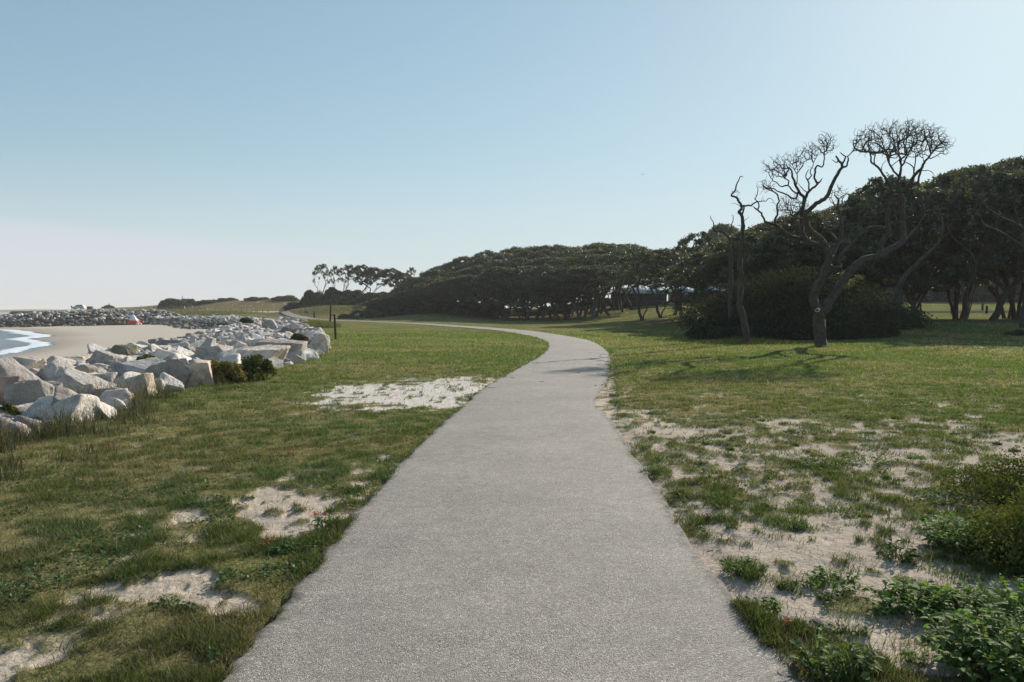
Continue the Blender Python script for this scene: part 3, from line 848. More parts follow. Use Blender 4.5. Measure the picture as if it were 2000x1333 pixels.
def build_rocks():
    g = np.random.default_rng(77)
    spots = []
    for i, (x0, y0, x1, y1, Yd, c, lab, sd_) in enumerate(HERO):
        w = (x1 - x0) * Yd / F; hgt = (y1 - y0) * Yd / F
        top = P((x0 + x1) / 2, y0, Yd); cx = top[0]
        V, Fc = boulder(sd_, 5, 6, 0.9, 0.05)
        ext = np.ptp(V, axis=0)
        depth = w * 0.85
        V = V @ np.array([[1, 0, 0.22 * (-1) ** i], [0, 1, 0.18], [0, 0, 1]]).T
        ext = np.ptp(V, axis=0)
        V = V / ext * np.array([w * 1.04, depth, hgt * 1.15])
        V[:, 2] -= V[:, 2].max(); V[:, 0] -= (V[:, 0].max() + V[:, 0].min()) / 2
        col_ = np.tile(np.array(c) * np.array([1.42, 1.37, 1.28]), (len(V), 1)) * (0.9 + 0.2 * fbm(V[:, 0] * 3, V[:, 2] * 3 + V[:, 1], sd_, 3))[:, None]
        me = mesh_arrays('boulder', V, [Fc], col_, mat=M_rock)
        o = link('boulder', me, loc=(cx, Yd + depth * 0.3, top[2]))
        tag(o, lab, 'boulder', 'boulders of the sea defence')
        spots.append((cx, Yd + depth * 0.3, max(w, depth) * 0.5))
    protos = []
    tints = [GREY, (0.67, 0.63, 0.575), (0.46, 0.435, 0.405), (0.62, 0.53, 0.465), (0.74, 0.70, 0.64)]
    for k_ in range(18):
        V, Fc = boulder(500 + k_, 5, 4 + k_ % 5, 0.64, 0.03)
        protos.append((V, Fc, tints[k_ % 5]))
    pm = [mesh_arrays('boulder', V, [Fc], np.tile(np.array(t), (len(V), 1)), mat=M_rock) for V, Fc, t in protos]
    # dart throwing along the revetment
    cand = []
    pts = []
    def throw(n, xf, rad):
        for _ in range(n):
            x, y = xf()
            pts.append((x, y, rad(x, y)))
    # near field
    n = 9000
    yy = np.exp(g.uniform(np.log(6.5), np.log(225), n)); 
    ex = np.interp(yy, EDGE[:, 1], EDGE[:, 0])
    xx = ex + 3 - g.uniform(0, 24, n) * (0.75 + 0.5 * (yy > 120))
    s = edge_s(xx, yy)
    ok = (s > 0.0) & (s < np.where(yy > 150, 15, 11.8)) & (xx / yy > -0.78) & (yy > 12.3)
    for bx_, by_, br_ in ((-7.05, 19.0, 0.75), (-6.45, 19.6, 0.75), (-10.3, 19.3, 0.6)): ok &= np.hypot(xx - bx_, yy - by_) > br_ + 0.45
    xx, yy, s = xx[ok], yy[ok], s[ok]
    # jetty and far revetment
    jn = 9000
    jx = g.uniform(-165, -60, jn); jy = g.uniform(170, 262, jn)
    js = edge_s(jx, jy); jz = jetty(jx, jy)
    hj = height(jx, jy, js)
    ok = (js > 0.3) & ((jz > -2.4) | (js < 10)) & (hj > -2.5) & (jx / jy > -0.72) 
    xx = np.concatenate([xx, jx[ok]]); yy = np.concatenate([yy, jy[ok]]); s = np.concatenate([s, js[ok]])
    order = g.permutation(len(xx))
    placed = np.array(spots)
    cell = {}
    def put(x, y, r):
        cell.setdefault((int(x // 3), int(y // 3)), []).append((x, y, r))
    for a in spots: put(*a)
    res = []
    zz = height(xx, yy, s)
    ppx = 1000 + F * xx / yy
    tenty = T(263, 633)[1]
    openb = (ppx > 205) & (ppx < 300) & (yy < tenty + 1.5) & (yy > 120)
    for i in order:
        if openb[i]: continue
        x, y = xx[i], yy[i]
        r = float(np.clip(g.lognormal(math.log(0.31), 0.34), 0.16, 0.52)) * (1.0 + 0.35 * min(1, max(0, y - 60) / 120))
        ok = True
        cx_, cy_ = int(x // 3), int(y // 3)
        for a in (-1, 0, 1):
            for b in (-1, 0, 1):
                for (qx, qy, qr) in cell.get((cx_ + a, cy_ + b), ()):
                    if (x - qx) ** 2 + (y - qy) ** 2 < ((r + qr) * 0.70) ** 2: ok = False; break
                if not ok: break
            if not ok: break
        if not ok: continue
        put(x, y, r); res.append((x, y, zz[i], r, s[i]))
    res = np.array(res)
    # what the picture shows of each, roughly
    vis = res[:, 3] / np.hypot(res[:, 0], res[:, 1])
    hidden = (res[:, 4] > 8.6) & (res[:, 1] < 120)
    outside = np.abs(res[:, 0] / res[:, 1]) > 0.66
    score = vis * np.where(hidden | outside, 0.0, 1.0)
    ordr = np.argsort(-score)
    ind = set(ordr[:275].tolist())
    SV, SF, SC, off = [], [], [], 0
    rocks_far = []
    V2s = []
    for k_ in range(10):
        V, Fc = boulder(700 + k_, 3 if k_ < 3 else 2, 5, 0.62, 0.03); V2s.append((V, Fc))
    kinds = [(((res[:, 1] < 26)), 'angular boulder in the pile between the tall grass and the beach'),
             (((res[:, 1] >= 26) & (res[:, 1] < 48)), 'boulder packed in the pile behind the green bush'),
             ((res[:, 1] >= 48), 'boulder at the far end of the pile, level with the posts or beyond')]
    for i, (x, y, z, r, s_) in enumerate(res):
        if i in ind:
            me = pm[int(g.integers(len(pm)))]
            o = link('boulder', me)
            o.location = (x, y, z + r * g.uniform(0.05, 0.35) + 0.05 * math.exp(-((s_ - 4) / 3.0) ** 2))
            o.rotation_euler = (g.uniform(-0.5, 0.5), g.uniform(-0.5, 0.5), g.uniform(0, 6.28))
            k_ = r * 1.25
            o.scale = (k_ * g.uniform(0.9, 1.25), k_ * g.uniform(0.85, 1.15), k_ * g.uniform(0.75, 1.1))
            kt = pm.index(me) % 5
            look = ['mid grey', 'pale grey', 'dark grey', 'faintly pink', 'whitish'][kt]
            zone = next(t for m_, t in kinds if m_[i])
            lab = look + ' ' + zone
            tag(o, lab, 'boulder', 'boulders of the sea defence')
        else:
            V, Fc = V2s[int(g.integers(10))] if y > 40 else protos[int(g.integers(18))][:2]
            W = (V * r * 1.2 * g.uniform(0.85, 1.2, 3)) @ rot_rand(g).T + np.array([x, y, z + r * g.uniform(0.05, 0.4)])
            SV.append(W); SF.append(Fc + off); off += len(V)
            t = np.array(tints[int(g.integers(5))]) * g.uniform(0.8, 1.15)
            if y > 150 and z < -0.8: t = t * 0.42     # wet, weed-covered stones low on the jetty
            SC.append(np.tile(t, (len(V), 1)))
    # small stones filling the gaps
    n = 5000
    yy = np.exp(g.uniform(np.log(8), np.log(90), n)); ex = np.interp(yy, EDGE[:, 1], EDGE[:, 0]); xx = ex + 1 - g.uniform(0, 11, n)
    s = edge_s(xx, yy); ok = (s > 0.4) & (s < 9) & (xx / yy > -0.75); xx, yy, s = xx[ok], yy[ok], s[ok]; zz = height(xx, yy, s)
    for x, y, z in zip(xx, yy, zz):
        r = g.uniform(0.1, 0.26) * (1 + y / 80)
        V, Fc = V2s[int(g.integers(10))]
        SV.append((V * r * g.uniform(0.8, 1.2, 3)) @ rot_rand(g).T + np.array([x, y, z + r * 0.3])); SF.append(Fc + off); off += len(V)
        SC.append(np.tile(np.array(tints[int(g.integers(5))]) * g.uniform(0.7, 1.1), (len(V), 1)))
    me = mesh_arrays('riprap', np.vstack(SV), [np.vstack(SF)], np.vstack(SC), mat=M_rock)
    tag(link('riprap', me), 'countless grey stones of the sea defence and the far jetty', 'stones', kind='stuff')

# ------------------------------------------------------------------ branching skeletons
class Skel:
    def __init__(self, root):
        self.p = [np.array(root, float)]; self.par = [-1]; self.r = [0.0]
    def add(self, parent, pt, r=0.0):
        self.p.append(np.array(pt, float)); self.par.append(parent); self.r.append(r); return len(self.p) - 1
    def line(self, parent, pts, r0, r1):
        n = len(pts); last = parent; ids = []
        for i, q in enumerate(pts):
            last = self.add(last, q, r0 + (r1 - r0) * i / max(1, n - 1)); ids.append(last)
        return ids
    def nearest(self, q, first=0):
        A = np.array(self.p[first:]); return first + int(np.argmin(((A - np.asarray(q)) ** 2).sum(1)))
    def reach(self, targets, g, step=0.6, wig=0.18, first=0, bias=0.0, rootpt=None, arc=0.0, alpha=0.0):
        tg = np.array(targets)
        rp = self.p[first] if rootpt is None else rootpt
        tips = []
        pl = [0.0]
        for i in range(1, len(self.p)): pl.append(pl[self.par[i]] + float(np.linalg.norm(self.p[i] - self.p[self.par[i]])))
        for t in tg[np.argsort(((tg - rp) ** 2).sum(1))]:
            A = np.array(self.p[first:])
            d = np.sqrt(((A - t) ** 2).sum(1)) + bias * np.maximum(0, A[:, 2] - t[2] + 0.3) * 2
            if alpha: d = d + alpha * np.array(pl[first:])
            k_ = first + int(np.argmin(d))
            a = self.p[k_]; L = np.linalg.norm(t - a); n = max(1, int(round(L / step)))
            last = k_
            for i in range(1, n + 1):
                f = i / n
                q = a + (t - a) * f + np.array([0, 0, arc * L * f * (1 - f)])
                if i < n: q = q + g.normal(0, wig * step, 3)
                l0 = last; last = self.add(last, q); pl.append(pl[l0] + float(np.linalg.norm(q - self.p[l0])))
            tips.append(last)
        return tips
    def radii(self, rt=0.012, ex=0.5, rmax=9):
        n = len(self.p); cnt = np.zeros(n)
        kids = np.zeros(n, int)
        for i in range(1, n): kids[self.par[i]] += 1
        for i in range(n - 1, -1, -1):
            if kids[i] == 0: cnt[i] += 1
            if self.par[i] >= 0: cnt[self.par[i]] += cnt[i]
        auto = np.minimum(rt * cnt ** ex, rmax)
        self.r = [max(a, b) if b == 0 else b for a, b in zip(auto, self.r)]
    def mesh(self, name, mat, thick=0.05, wob=0.0, root_flare=0.0, smooth=True):
        n = len(self.p); ch = [[] for _ in range(n)]
        for i in range(1, n): ch[self.par[i]].append(i)
        V, Fq, off = [], {}, 0
        stack = [(0, None)]
        P_ = np.array(self.p); R_ = np.array(self.r)
        while stack:
            i, frm = stack.pop()
            chain = ([] if frm is None else [frm]) + [i]
            c = i
            while ch[c]:
                k_ = max(ch[c], key=lambda q: R_[q])
                for q in ch[c]:
                    if q != k_: stack.append((q, c))
                chain.append(k_); c = k_
            if len(chain) < 2: continue
            pts = P_[chain]; rr = R_[chain].copy()
            if frm is not None: rr[0] = min(rr[0], rr[1] * 1.25)
            rr[-1] *= 0.4
            ns = 10 if rr.max() > 0.12 else 7 if rr.max() > thick else (4 if rr.max() > thick * 0.4 else 3)
            tng = np.gradient(pts, axis=0); tng /= np.maximum(np.linalg.norm(tng, axis=1)[:, None], 1e-6)
            u = np.cross(tng[0], [0.3, 0.2, 0.9]); 
            if np.linalg.norm(u) < 1e-3: u = np.array([1.0, 0, 0])
            rings = []
            a = np.linspace(0, 2 * np.pi, ns, endpoint=False)
            for j in range(len(pts)):
                u = u - tng[j] * np.dot(u, tng[j]); u /= max(np.linalg.norm(u), 1e-6); w = np.cross(tng[j], u)
                rad = rr[j]
                if root_flare and frm is None and j < 2: rad = rad * (1 + root_flare * (1 - j * 0.6))
                rv = rad * (1 + (wob * np.sin(a * 3 + j * 1.3) if wob else 0))
                rings.append(pts[j][None] + (np.cos(a) * rv)[:, None] * u[None] + (np.sin(a) * rv)[:, None] * w[None])
            R3 = np.array(rings); m = len(pts)
            idx = off + np.arange(m * ns).reshape(m, ns)
            A = idx[:-1]; B = idx[1:]
            Fq.setdefault(4, []).append(np.stack([A.ravel(), np.roll(A, -1, 1).ravel(), np.roll(B, -1, 1).ravel(), B.ravel()], 1))
            V.append(R3.reshape(-1, 3)); off += m * ns
            V.append(pts[-1:] + tng[-1:] * rr[-1]); tip = off; off += 1
            l_ = idx[-1]
            Fq.setdefault(3, []).append(np.stack([l_, np.roll(l_, -1), np.full(ns, tip)], 1))
        return mesh_arrays(name, np.vstack(V), [np.vstack(v) for v in Fq.values()], smooth=smooth, mat=mat)

def smooth_line(pts, n=4):
    pts = np.array(pts, float)
    if len(pts) < 3: return pts
    pp = np.vstack([pts[0] * 2 - pts[1], pts, pts[-1] * 2 - pts[-2]])
    out = []
    for i in range(1, len(pp) - 2):
        a, b, c, d = pp[i - 1:i + 3]
        for t in np.linspace(0, 1, n, endpoint=False):
            out.append(0.5 * ((2 * b) + (-a + c) * t + (2 * a - 5 * b + 4 * c - d) * t * t + (-a + 3 * b - 3 * c + d) * t ** 3))
    out.append(pts[-1])
    return np.array(out)

def leaf_cloud(tips, g, per, spread, size, color, mat, name='crown', flat=0.6, var=0.5, light=None):
    tips = np.asarray(tips); n = len(tips) * per
    c = np.repeat(tips, per, 0)
    off = g.normal(size=(n, 3)); off /= np.maximum(np.linalg.norm(off, axis=1)[:, None], 1e-6)
    off *= (g.random(n) ** 0.5)[:, None] * np.repeat(g.uniform(0.6, 1.25, len(tips)), per)[:, None] * spread
    off[:, 2] *= flat
    tint = np.repeat(g.uniform(0.75, 1.25, len(tips)), per)[:, None]
    yel = np.repeat(g.random(len(tips)) < 0.12, per)[:, None]
    col_ = np.array(color)[None] * tint * (1 - var / 2 + var * g.random(n))[:, None]
    col_ = np.where(yel, col_ * np.array([1.6, 1.45, 0.9]), col_)
    return leaf_quads(name, c + off, size * g.uniform(0.6, 1.2, n), col_, mat, g, up=0.9)

OAK = (0.088, 0.098, 0.052)

def oak_proto(seed, H=10.0, R=5.2, base=0.25, lean=0.8, nclump=170, per=95, stems=2, leafsize=0.12, spread=0.62, dome=1.0, rt=0.022, skirt=0.0):
    """wind-shaped live oak: low fork, limbs sweeping up, flat domed crown. Returns (trunk mesh, crown mesh)"""
    g = np.random.default_rng(seed)
    s = Skel((0, 0, -0.3))
    for k_ in range(stems):
        a = g.uniform(0, 2 * np.pi); ax = 0.25 * math.cos(a) * (stems > 1); ay = 0.25 * math.sin(a) * (stems > 1)
        hf = H * g.uniform(0.18, 0.34)
        d = np.array([lean * 0.25 + 0.35 * math.cos(a), 0.35 * math.sin(a), 1.0])
        q = [np.array([ax, ay, 0.1])]
        for i in range(4): q.append(q[-1] + d * hf / 4 + g.normal(0, 0.10, 3))
        ids = s.line(0, q, 0, 0)
        for m_ in range(2):
            b = a + g.uniform(-1.3, 1.3)
            e = q[-1] + np.array([math.cos(b) * R * 0.35 + lean * 0.8, math.sin(b) * R * 0.35, H * g.uniform(0.2, 0.3)])
            mid = (q[-1] + e) / 2 + g.normal(0, 0.3, 3)
            s.line(ids[-1], [mid, e], 0, 0)
    # crown attractors: mostly a shell, some inside
    T_ = []
    z0 = H * base
    while len(T_) < nclump:
        a = g.uniform(0, 2 * np.pi); q = math.sqrt(g.random()); rr = R * q
        ztop = z0 + (H - z0) * (1 - 0.50 * q ** 2.8)
        ztop += 0.5 * (vnoise(np.array([math.cos(a) * q * 3 + seed]), np.array([math.sin(a) * q * 3]), seed)[0] - 0.5) * H * 0.12
        f = g.random()
        zz = ztop - (0 if f < 0.62 else g.random() * (ztop - z0 - skirt * q * 0) * 0.85) - 0.3
        if q < 0.45 and zz < z0 + (H - z0) * 0.55: continue
        T_.append((rr * math.cos(a) + lean * zz * 0.12, rr * math.sin(a), max(zz, z0 * (1 - skirt * q))))
    tips = s.reach(T_, g, step=0.75, wig=0.22, first=1, bias=0.35, rootpt=np.array([0, 0, H * 0.3]), arc=0.12)
    s.radii(rt, 0.52)
    tr = s.mesh('trunk', M_bark, wob=0.08, root_flare=0.5)
    cr = leaf_cloud([s.p[t] for t in tips], g, per, spread, leafsize, OAK, M_leaf)
    return tr, cr

# ------------------------------------------------------------------ the wood
def place_tree(proto, x, y, sx, sz, rz, name, label, cat, group):
    e = empty(name, (x, y, hz(x, y) - 0.05), rz)
    e.scale = (sx, sx, sz)
    tag(e, label, cat, group)
    t = link('trunk', proto[0], e); c = link('crown', proto[1], e)
    return e

TOPP = np.array([(740, 578), (790, 556), (830, 534), (880, 512), (930, 498), (980, 487), (1050, 482), (1120, 481), (1200, 476), (1250, 478), (1290, 488), (1340, 489), (1380, 478), (1430, 458),
                 (1500, 433), (1560, 418), (1600, 408), (1700, 385), (1760, 368), (1800, 352), (1860, 330), (1900, 331), (1950, 318), (2000, 313), (2100, 300), (2300, 285)], float)

def build_wood():
    g = np.random.default_rng(303)
    dense = [oak_proto(900 + i, H=10, R=5.0, base=0.20, lean=0.7, nclump=230, per=90, stems=1 + i % 3, leafsize=0.125, skirt=0.45) for i in range(6)]
    low = [oak_proto(950 + i, H=10, R=5.6, base=0.12, lean=0.5, nclump=240, per=90, stems=2, leafsize=0.13, skirt=0.7, spread=0.7) for i in range(3)]
    openo = [oak_proto(960 + i, H=10, R=5.2, base=0.46, lean=1.2, nclump=190, per=85, stems=1 + i % 2, leafsize=0.125, skirt=0.12) for i in range(3)]
    hedge = oak_proto(970, H=10, R=5.8, base=0.02, lean=0.3, nclump=260, per=80, stems=2, leafsize=0.2, skirt=0.9, spread=0.9)
    GR = 'live oaks of the wind pruned wood'
    def top_z(x, y, drop):
        px = 1000 + F * x / y
        ty = np.interp(px, TOPP[:, 0], TOPP[:, 1]) + drop
        return CAM_Z + (607 - ty) * y / F
    trees = []
    # far block, left to centre
    front = np.array([(-27, 160), (-19, 153), (-9, 149), (1, 141), (8, 128), (12, 114)], float)
    Ld = np.concatenate([[0], np.cumsum(np.linalg.norm(np.diff(front, axis=0), axis=1))])
    for row in range(4):
        sp = 4.7
        for d in np.arange(sp * 0.5 * (row % 2), Ld[-1], sp):
            x = np.interp(d, Ld, front[:, 0]) + g.normal(0, 0.6) + row * 3.0
            y = np.interp(d, Ld, front[:, 1]) + g.normal(0, 0.8) + row * 8.0
            drop = [36, 22, 9, 0][row] * g.uniform(0.95, 1.05)
            px = 1000 + F * x / y
            if px > 1290: continue
            fade = np.interp(px, [740, 800, 900, 1300], [0.25, 0.5, 1, 1])
            tz = top_z(x, y, drop * fade) - hz(x, y)
            if tz < 2.2: continue
            R_ = g.uniform(1.08, 1.2)
            use = low if (row == 0 and px < 900) or tz < 5.5 else dense
            if px > 1130: use = openo
            trees.append((use[int(g.integers(len(use)))], x, y, R_ * min(1.0, 0.5 + tz / 14), tz / 10.0, g.uniform(0, 6.28), (0 if row == 0 else 3) if px < 930 else (4 if row == 0 else 5) if px < 1120 else 6))
    # middle trees with grass showing beneath them
    for x, y, drop, sc in ((15.6, 95, 8, 0.95), (18.5, 99, 6, 1.0), (17.6, 81, 30, 0.95), (21.5, 86, 12, 1.05), (22.6, 78, 6, 1.0), (25.5, 90, 0, 1.1), (21.0, 104, -2, 1.1), (28, 82, 2, 1.1), (26.5, 72, 6, 1.05)):
        tz = top_z(x, y, drop) - hz(x, y)
        trees.append((openo[int(g.integers(3))], x, y, sc, tz / 10.0, g.uniform(-0.6, 0.6), 1))
    for x, y, drop, sc in ((20.5, 66, 14, 0.9), (23.2, 62, 12, 0.9), (18.6, 73, 22, 0.85)):
        trees.append((low[int(g.integers(3))], x, y, sc, (top_z(x, y, drop) - hz(x, y)) / 10.0, g.uniform(0, 6.28), 8))
    # right block
    for row in range(3):
        for d in np.arange(0, 36, 4.3):
            x = 20.5 + d * 0.97 + g.normal(0, 0.5) + row * 2.2; y = 66 - 6.5 * d / 36 + g.normal(0, 0.5) + row * 6.0
            if row == 0 and x < 22.0: continue
            drop = [16, 5, 0][row]
            tz = top_z(x, y, drop) - hz(x, y)
            trees.append((dense[int(g.integers(6))], x, y, g.uniform(0.92, 1.12), tz / 10.0, g.uniform(0, 6.28), 2 if row == 0 else 7))
    labs = ['low live oak in the front row at the tapering seaward end of the wood',
            'dark leaning live oak in the open stand in front of the metal roofed buildings',
            'tall live oak in the front row behind the twisted dead trees, trunk base in view',
            'live oak whose top shows behind the front row at the seaward end of the wood',
            'live oak in the front row of the wood opposite the path bend',
            'live oak whose crown rises behind the front row opposite the path bend',
            'live oak at the inland end of the low wood with daylight under its crown',
            'tall live oak deep in the wood behind the front row of the high block',
            'dense live oak right behind the huge dome shaped shrub']
    ORD = ['first', 'second', 'third', 'fourth', 'fifth', 'sixth', 'seventh', 'eighth', 'ninth', 'tenth', 'eleventh', 'twelfth']
    ordl = {0: '%s low oak of the front row, counted from the seaward end of the wood',
            1: '%s leaning oak of the open stand, counted from the path bend towards the great shrub',
            2: '%s tall oak of the front row, counted from the big dead tree to the right',
            4: '%s front row oak opposite the path bend, counted from the seaward side',
            8: '%s dense oak behind the great dome shrub, counted from the slender dead tree'}
    byk = {}
    for i, t in enumerate(trees):
        if t[6] in ordl: byk.setdefault(t[6], []).append((t[1] / t[2], i))
    own = {}
    for k_, v in byk.items():
        for j, (_, i) in enumerate(sorted(v)):
            if j < 12: own[i] = ordl[k_] % ORD[j]
    for i, (pr, x, y, sx, sz, rz, k_) in enumerate(trees):
        place_tree(pr, x, y, sx, sz, rz, 'live_oak', own.get(i, labs[k_]), 'tree', GR)
    # more woodland beyond the far lawn on the right
    far = []
    for x in np.arange(44, 165, 6.5):
        y = 168 + g.uniform(-6, 6) + 0.10 * x
        far.append(place_tree(hedge, x, y, g.uniform(1.1, 1.4), g.uniform(1.2, 1.6), g.uniform(0, 6.28), 'live_oak',
                   'distant dark oak beyond the far sunlit lawn and the parking posts', 'tree', 'oaks beyond the far lawn'))

    sh = None
    for i, x in enumerate(np.arange(46, 150, 13.0)):
        y = 176 + g.uniform(-3, 3) + 0.1 * x
        if sh is None:
            sh = make_shrub(x, y, 10.5, 6, 6.5, 9000, 0.42, (0.05, 0.06, 0.03), 640, 'hedge_thicket', 'dark thicket closing the view beyond the far lawn on the right', 'thicket', 'thickets beyond the far lawn', core=0.9, clumps=30)
        else:
            e = sh.copy(); COL.objects.link(e); e.location = (x, y, hz(x, y) - 0.1); e.rotation_euler = (0, 0, g.uniform(-0.2, 0.2))
            for ch in list(sh.children):
                c_ = ch.copy(); COL.objects.link(c_); c_.parent = e
    # thin open oaks on the dune
    wispy = [oak_proto(980 + i, H=9, R=3.6, base=0.55, lean=1.6, nclump=62, per=46, stems=3, leafsize=0.17, spread=0.62, rt=0.03) for i in range(2)]
    mid_ = [oak_proto(984 + i, H=9, R=4.4, base=0.45, lean=1.6, nclump=120, per=80, stems=3, leafsize=0.17, spread=0.6, rt=0.028) for i in range(2)]
    hill = [(622, 516, 200, 0, 0.62, 'thin open oak standing alone at the seaward end of the dune trees'),
            (650, 519, 206, 0, 0.40, 'slenderest wispy oak, between the lone one and the row on the dune'),
            (672, 517, 206, 0, 0.78, 'loose feathery oak at the left of the dense dune row'),
            (697, 518, 208, 1, 0.8, 'second feathery oak in the dune row, taller than the flat ones'),
            (722, 523, 210, 1, 0.9, 'dense flat topped oak near the middle of the dune row'),
            (752, 525, 212, 1, 0.95, 'broadest flat topped oak in the dune row'),
            (778, 533, 212, 1, 0.75, 'low rounded oak at the inland end of the dune row'),
            (799, 522, 205, 0, 0.42, 'small ragged oak in the gap between the dune row and the wood'),
            (822, 530, 195, 0, 0.62, 'open crowned oak touching the seaward corner of the wood')]
    for px, ty, Y, kd, sx, lab in hill:
        x = (px - 1000) / F * Y
        z = hz(x, Y); top = CAM_Z + (607 - ty) * Y / F
        pr = (wispy if kd == 0 else mid_)[int(g.integers(2))]
        e = place_tree(pr, x, Y, sx, (top - z) / 9.0, g.uniform(-0.4, 0.4), 'dune_oak', lab, 'tree', 'oaks on the dune')
    # open crowns rising over the wood
    for px, ty, Y, sx, kd, lab in ((1345, 453, 84, 0.62, 0, 'oak with an open flat crown rising above the stand of leaning oaks'),
                               (1700, 349, 66, 0.75, 1, 'leafy open crowned oak showing between the two dead crowns'),
                               (1745, 352, 68, 0.6, 0, 'thinner open oak right behind the tall bare crown'),
                               (1885, 324, 60, 0.5, 0, 'oak with leafy sprays sticking out of the highest part of the wood')):
        x = (px - 1000) / F * Y; z = hz(x, Y); top = CAM_Z + (607 - ty) * Y / F
        place_tree((wispy if kd == 0 else mid_)[0], x, Y, sx * 1.1, (top - z) / 9.0, 0.3, 'live_oak', lab, 'tree', 'open oaks rising above the wood')

# ------------------------------------------------------------------ leafy domes (shrubs)
def shrub_mesh(seed, n, leaf, color, clumps=26, name='foliage', tall=1.0, flank=True):
    """unit dome: radius 1 in x and y, height about `tall`"""
    g = np.random.default_rng(seed)
    C = []
    for _ in range(clumps):
        a = g.uniform(0, 2 * np.pi); q = math.sqrt(g.random()) * 0.86
        C.append((q * math.cos(a), q * math.sin(a), (1 - q ** 2.4) * 0.80 * tall * g.uniform(0.8, 1.05), g.uniform(0.20, 0.36)))
    C = np.array(C)
    k_ = g.integers(len(C), size=n)
    d = g.normal(size=(n, 3)); d /= np.linalg.norm(d, axis=1)[:, None]
    rad = C[k_, 3] * (0.72 + 0.42 * g.random(n) ** 1.5)
    p = C[k_, :3] + d * rad[:, None] * np.array([1, 1, 0.72])
    p[:, 2] = np.abs(p[:, 2])
    # fill the flanks down to the ground
    m = n // 3 if flank else 1
    if not flank:
        far_ = np.hypot(p[:, 0], p[:, 1]); p[:, 2] *= np.where(far_ > 0.75, 0.8, 1.0)
    a = g.uniform(0, 2 * np.pi, m); q = 0.62 + 0.38 * g.random(m)
    p2 = np.stack([q * np.cos(a), q * np.sin(a), (1 - q ** 2.4) * 0.8 * tall * g.random(m) * 1.05], 1); p2[:, 2] += 0.02
    d2 = np.stack([np.cos(a), np.sin(a), 0.4 * np.ones(m)], 1)
    p = np.vstack([p, p2]); d = np.vstack([d, d2])
    t = np.concatenate([g.uniform(0.7, 1.3, len(C))[k_], np.ones(m)])[:, None]
    c = np.array(color)[None] * t * (0.7 + 0.6 * g.random(len(p)))[:, None]
    return p, d, c

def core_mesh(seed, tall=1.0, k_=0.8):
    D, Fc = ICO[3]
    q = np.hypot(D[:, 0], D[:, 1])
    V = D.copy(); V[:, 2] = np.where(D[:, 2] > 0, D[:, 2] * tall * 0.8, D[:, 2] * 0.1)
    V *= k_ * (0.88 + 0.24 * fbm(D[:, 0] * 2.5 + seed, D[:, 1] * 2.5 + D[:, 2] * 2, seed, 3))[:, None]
    return mesh_arrays('stems', V, [Fc], smooth=True, mat=M_under)  # solid dark filler added inside the foliage, not separate stems

def make_shrub(x, y, rx, ry, h, n, leaf, color, seed, name, label, cat, group=None, core=0.8, clumps=26, mat=None, z=None, rz=0.0, up=1.0, flank=True):
    z = hz(x, y) if z is None else z
    e = empty(name, (x, y, z - 0.05), rz)
    p, d, c = shrub_mesh(seed, n, leaf, color, clumps, flank=flank)
    S = np.array([rx, ry, h / 0.95])
    g = np.random.default_rng(seed + 1)
    me = leaf_quads('foliage', p * S, leaf * g.uniform(0.6, 1.25, len(p)), c, mat or M_shrub, g, up=up, normals=d)
    link('foliage', me, e)
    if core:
        o = link('stems', core_mesh(seed, 1.0, core), e); o.scale = (rx, ry, h)  # dark filler body that keeps the dome opaque
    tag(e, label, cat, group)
    return e

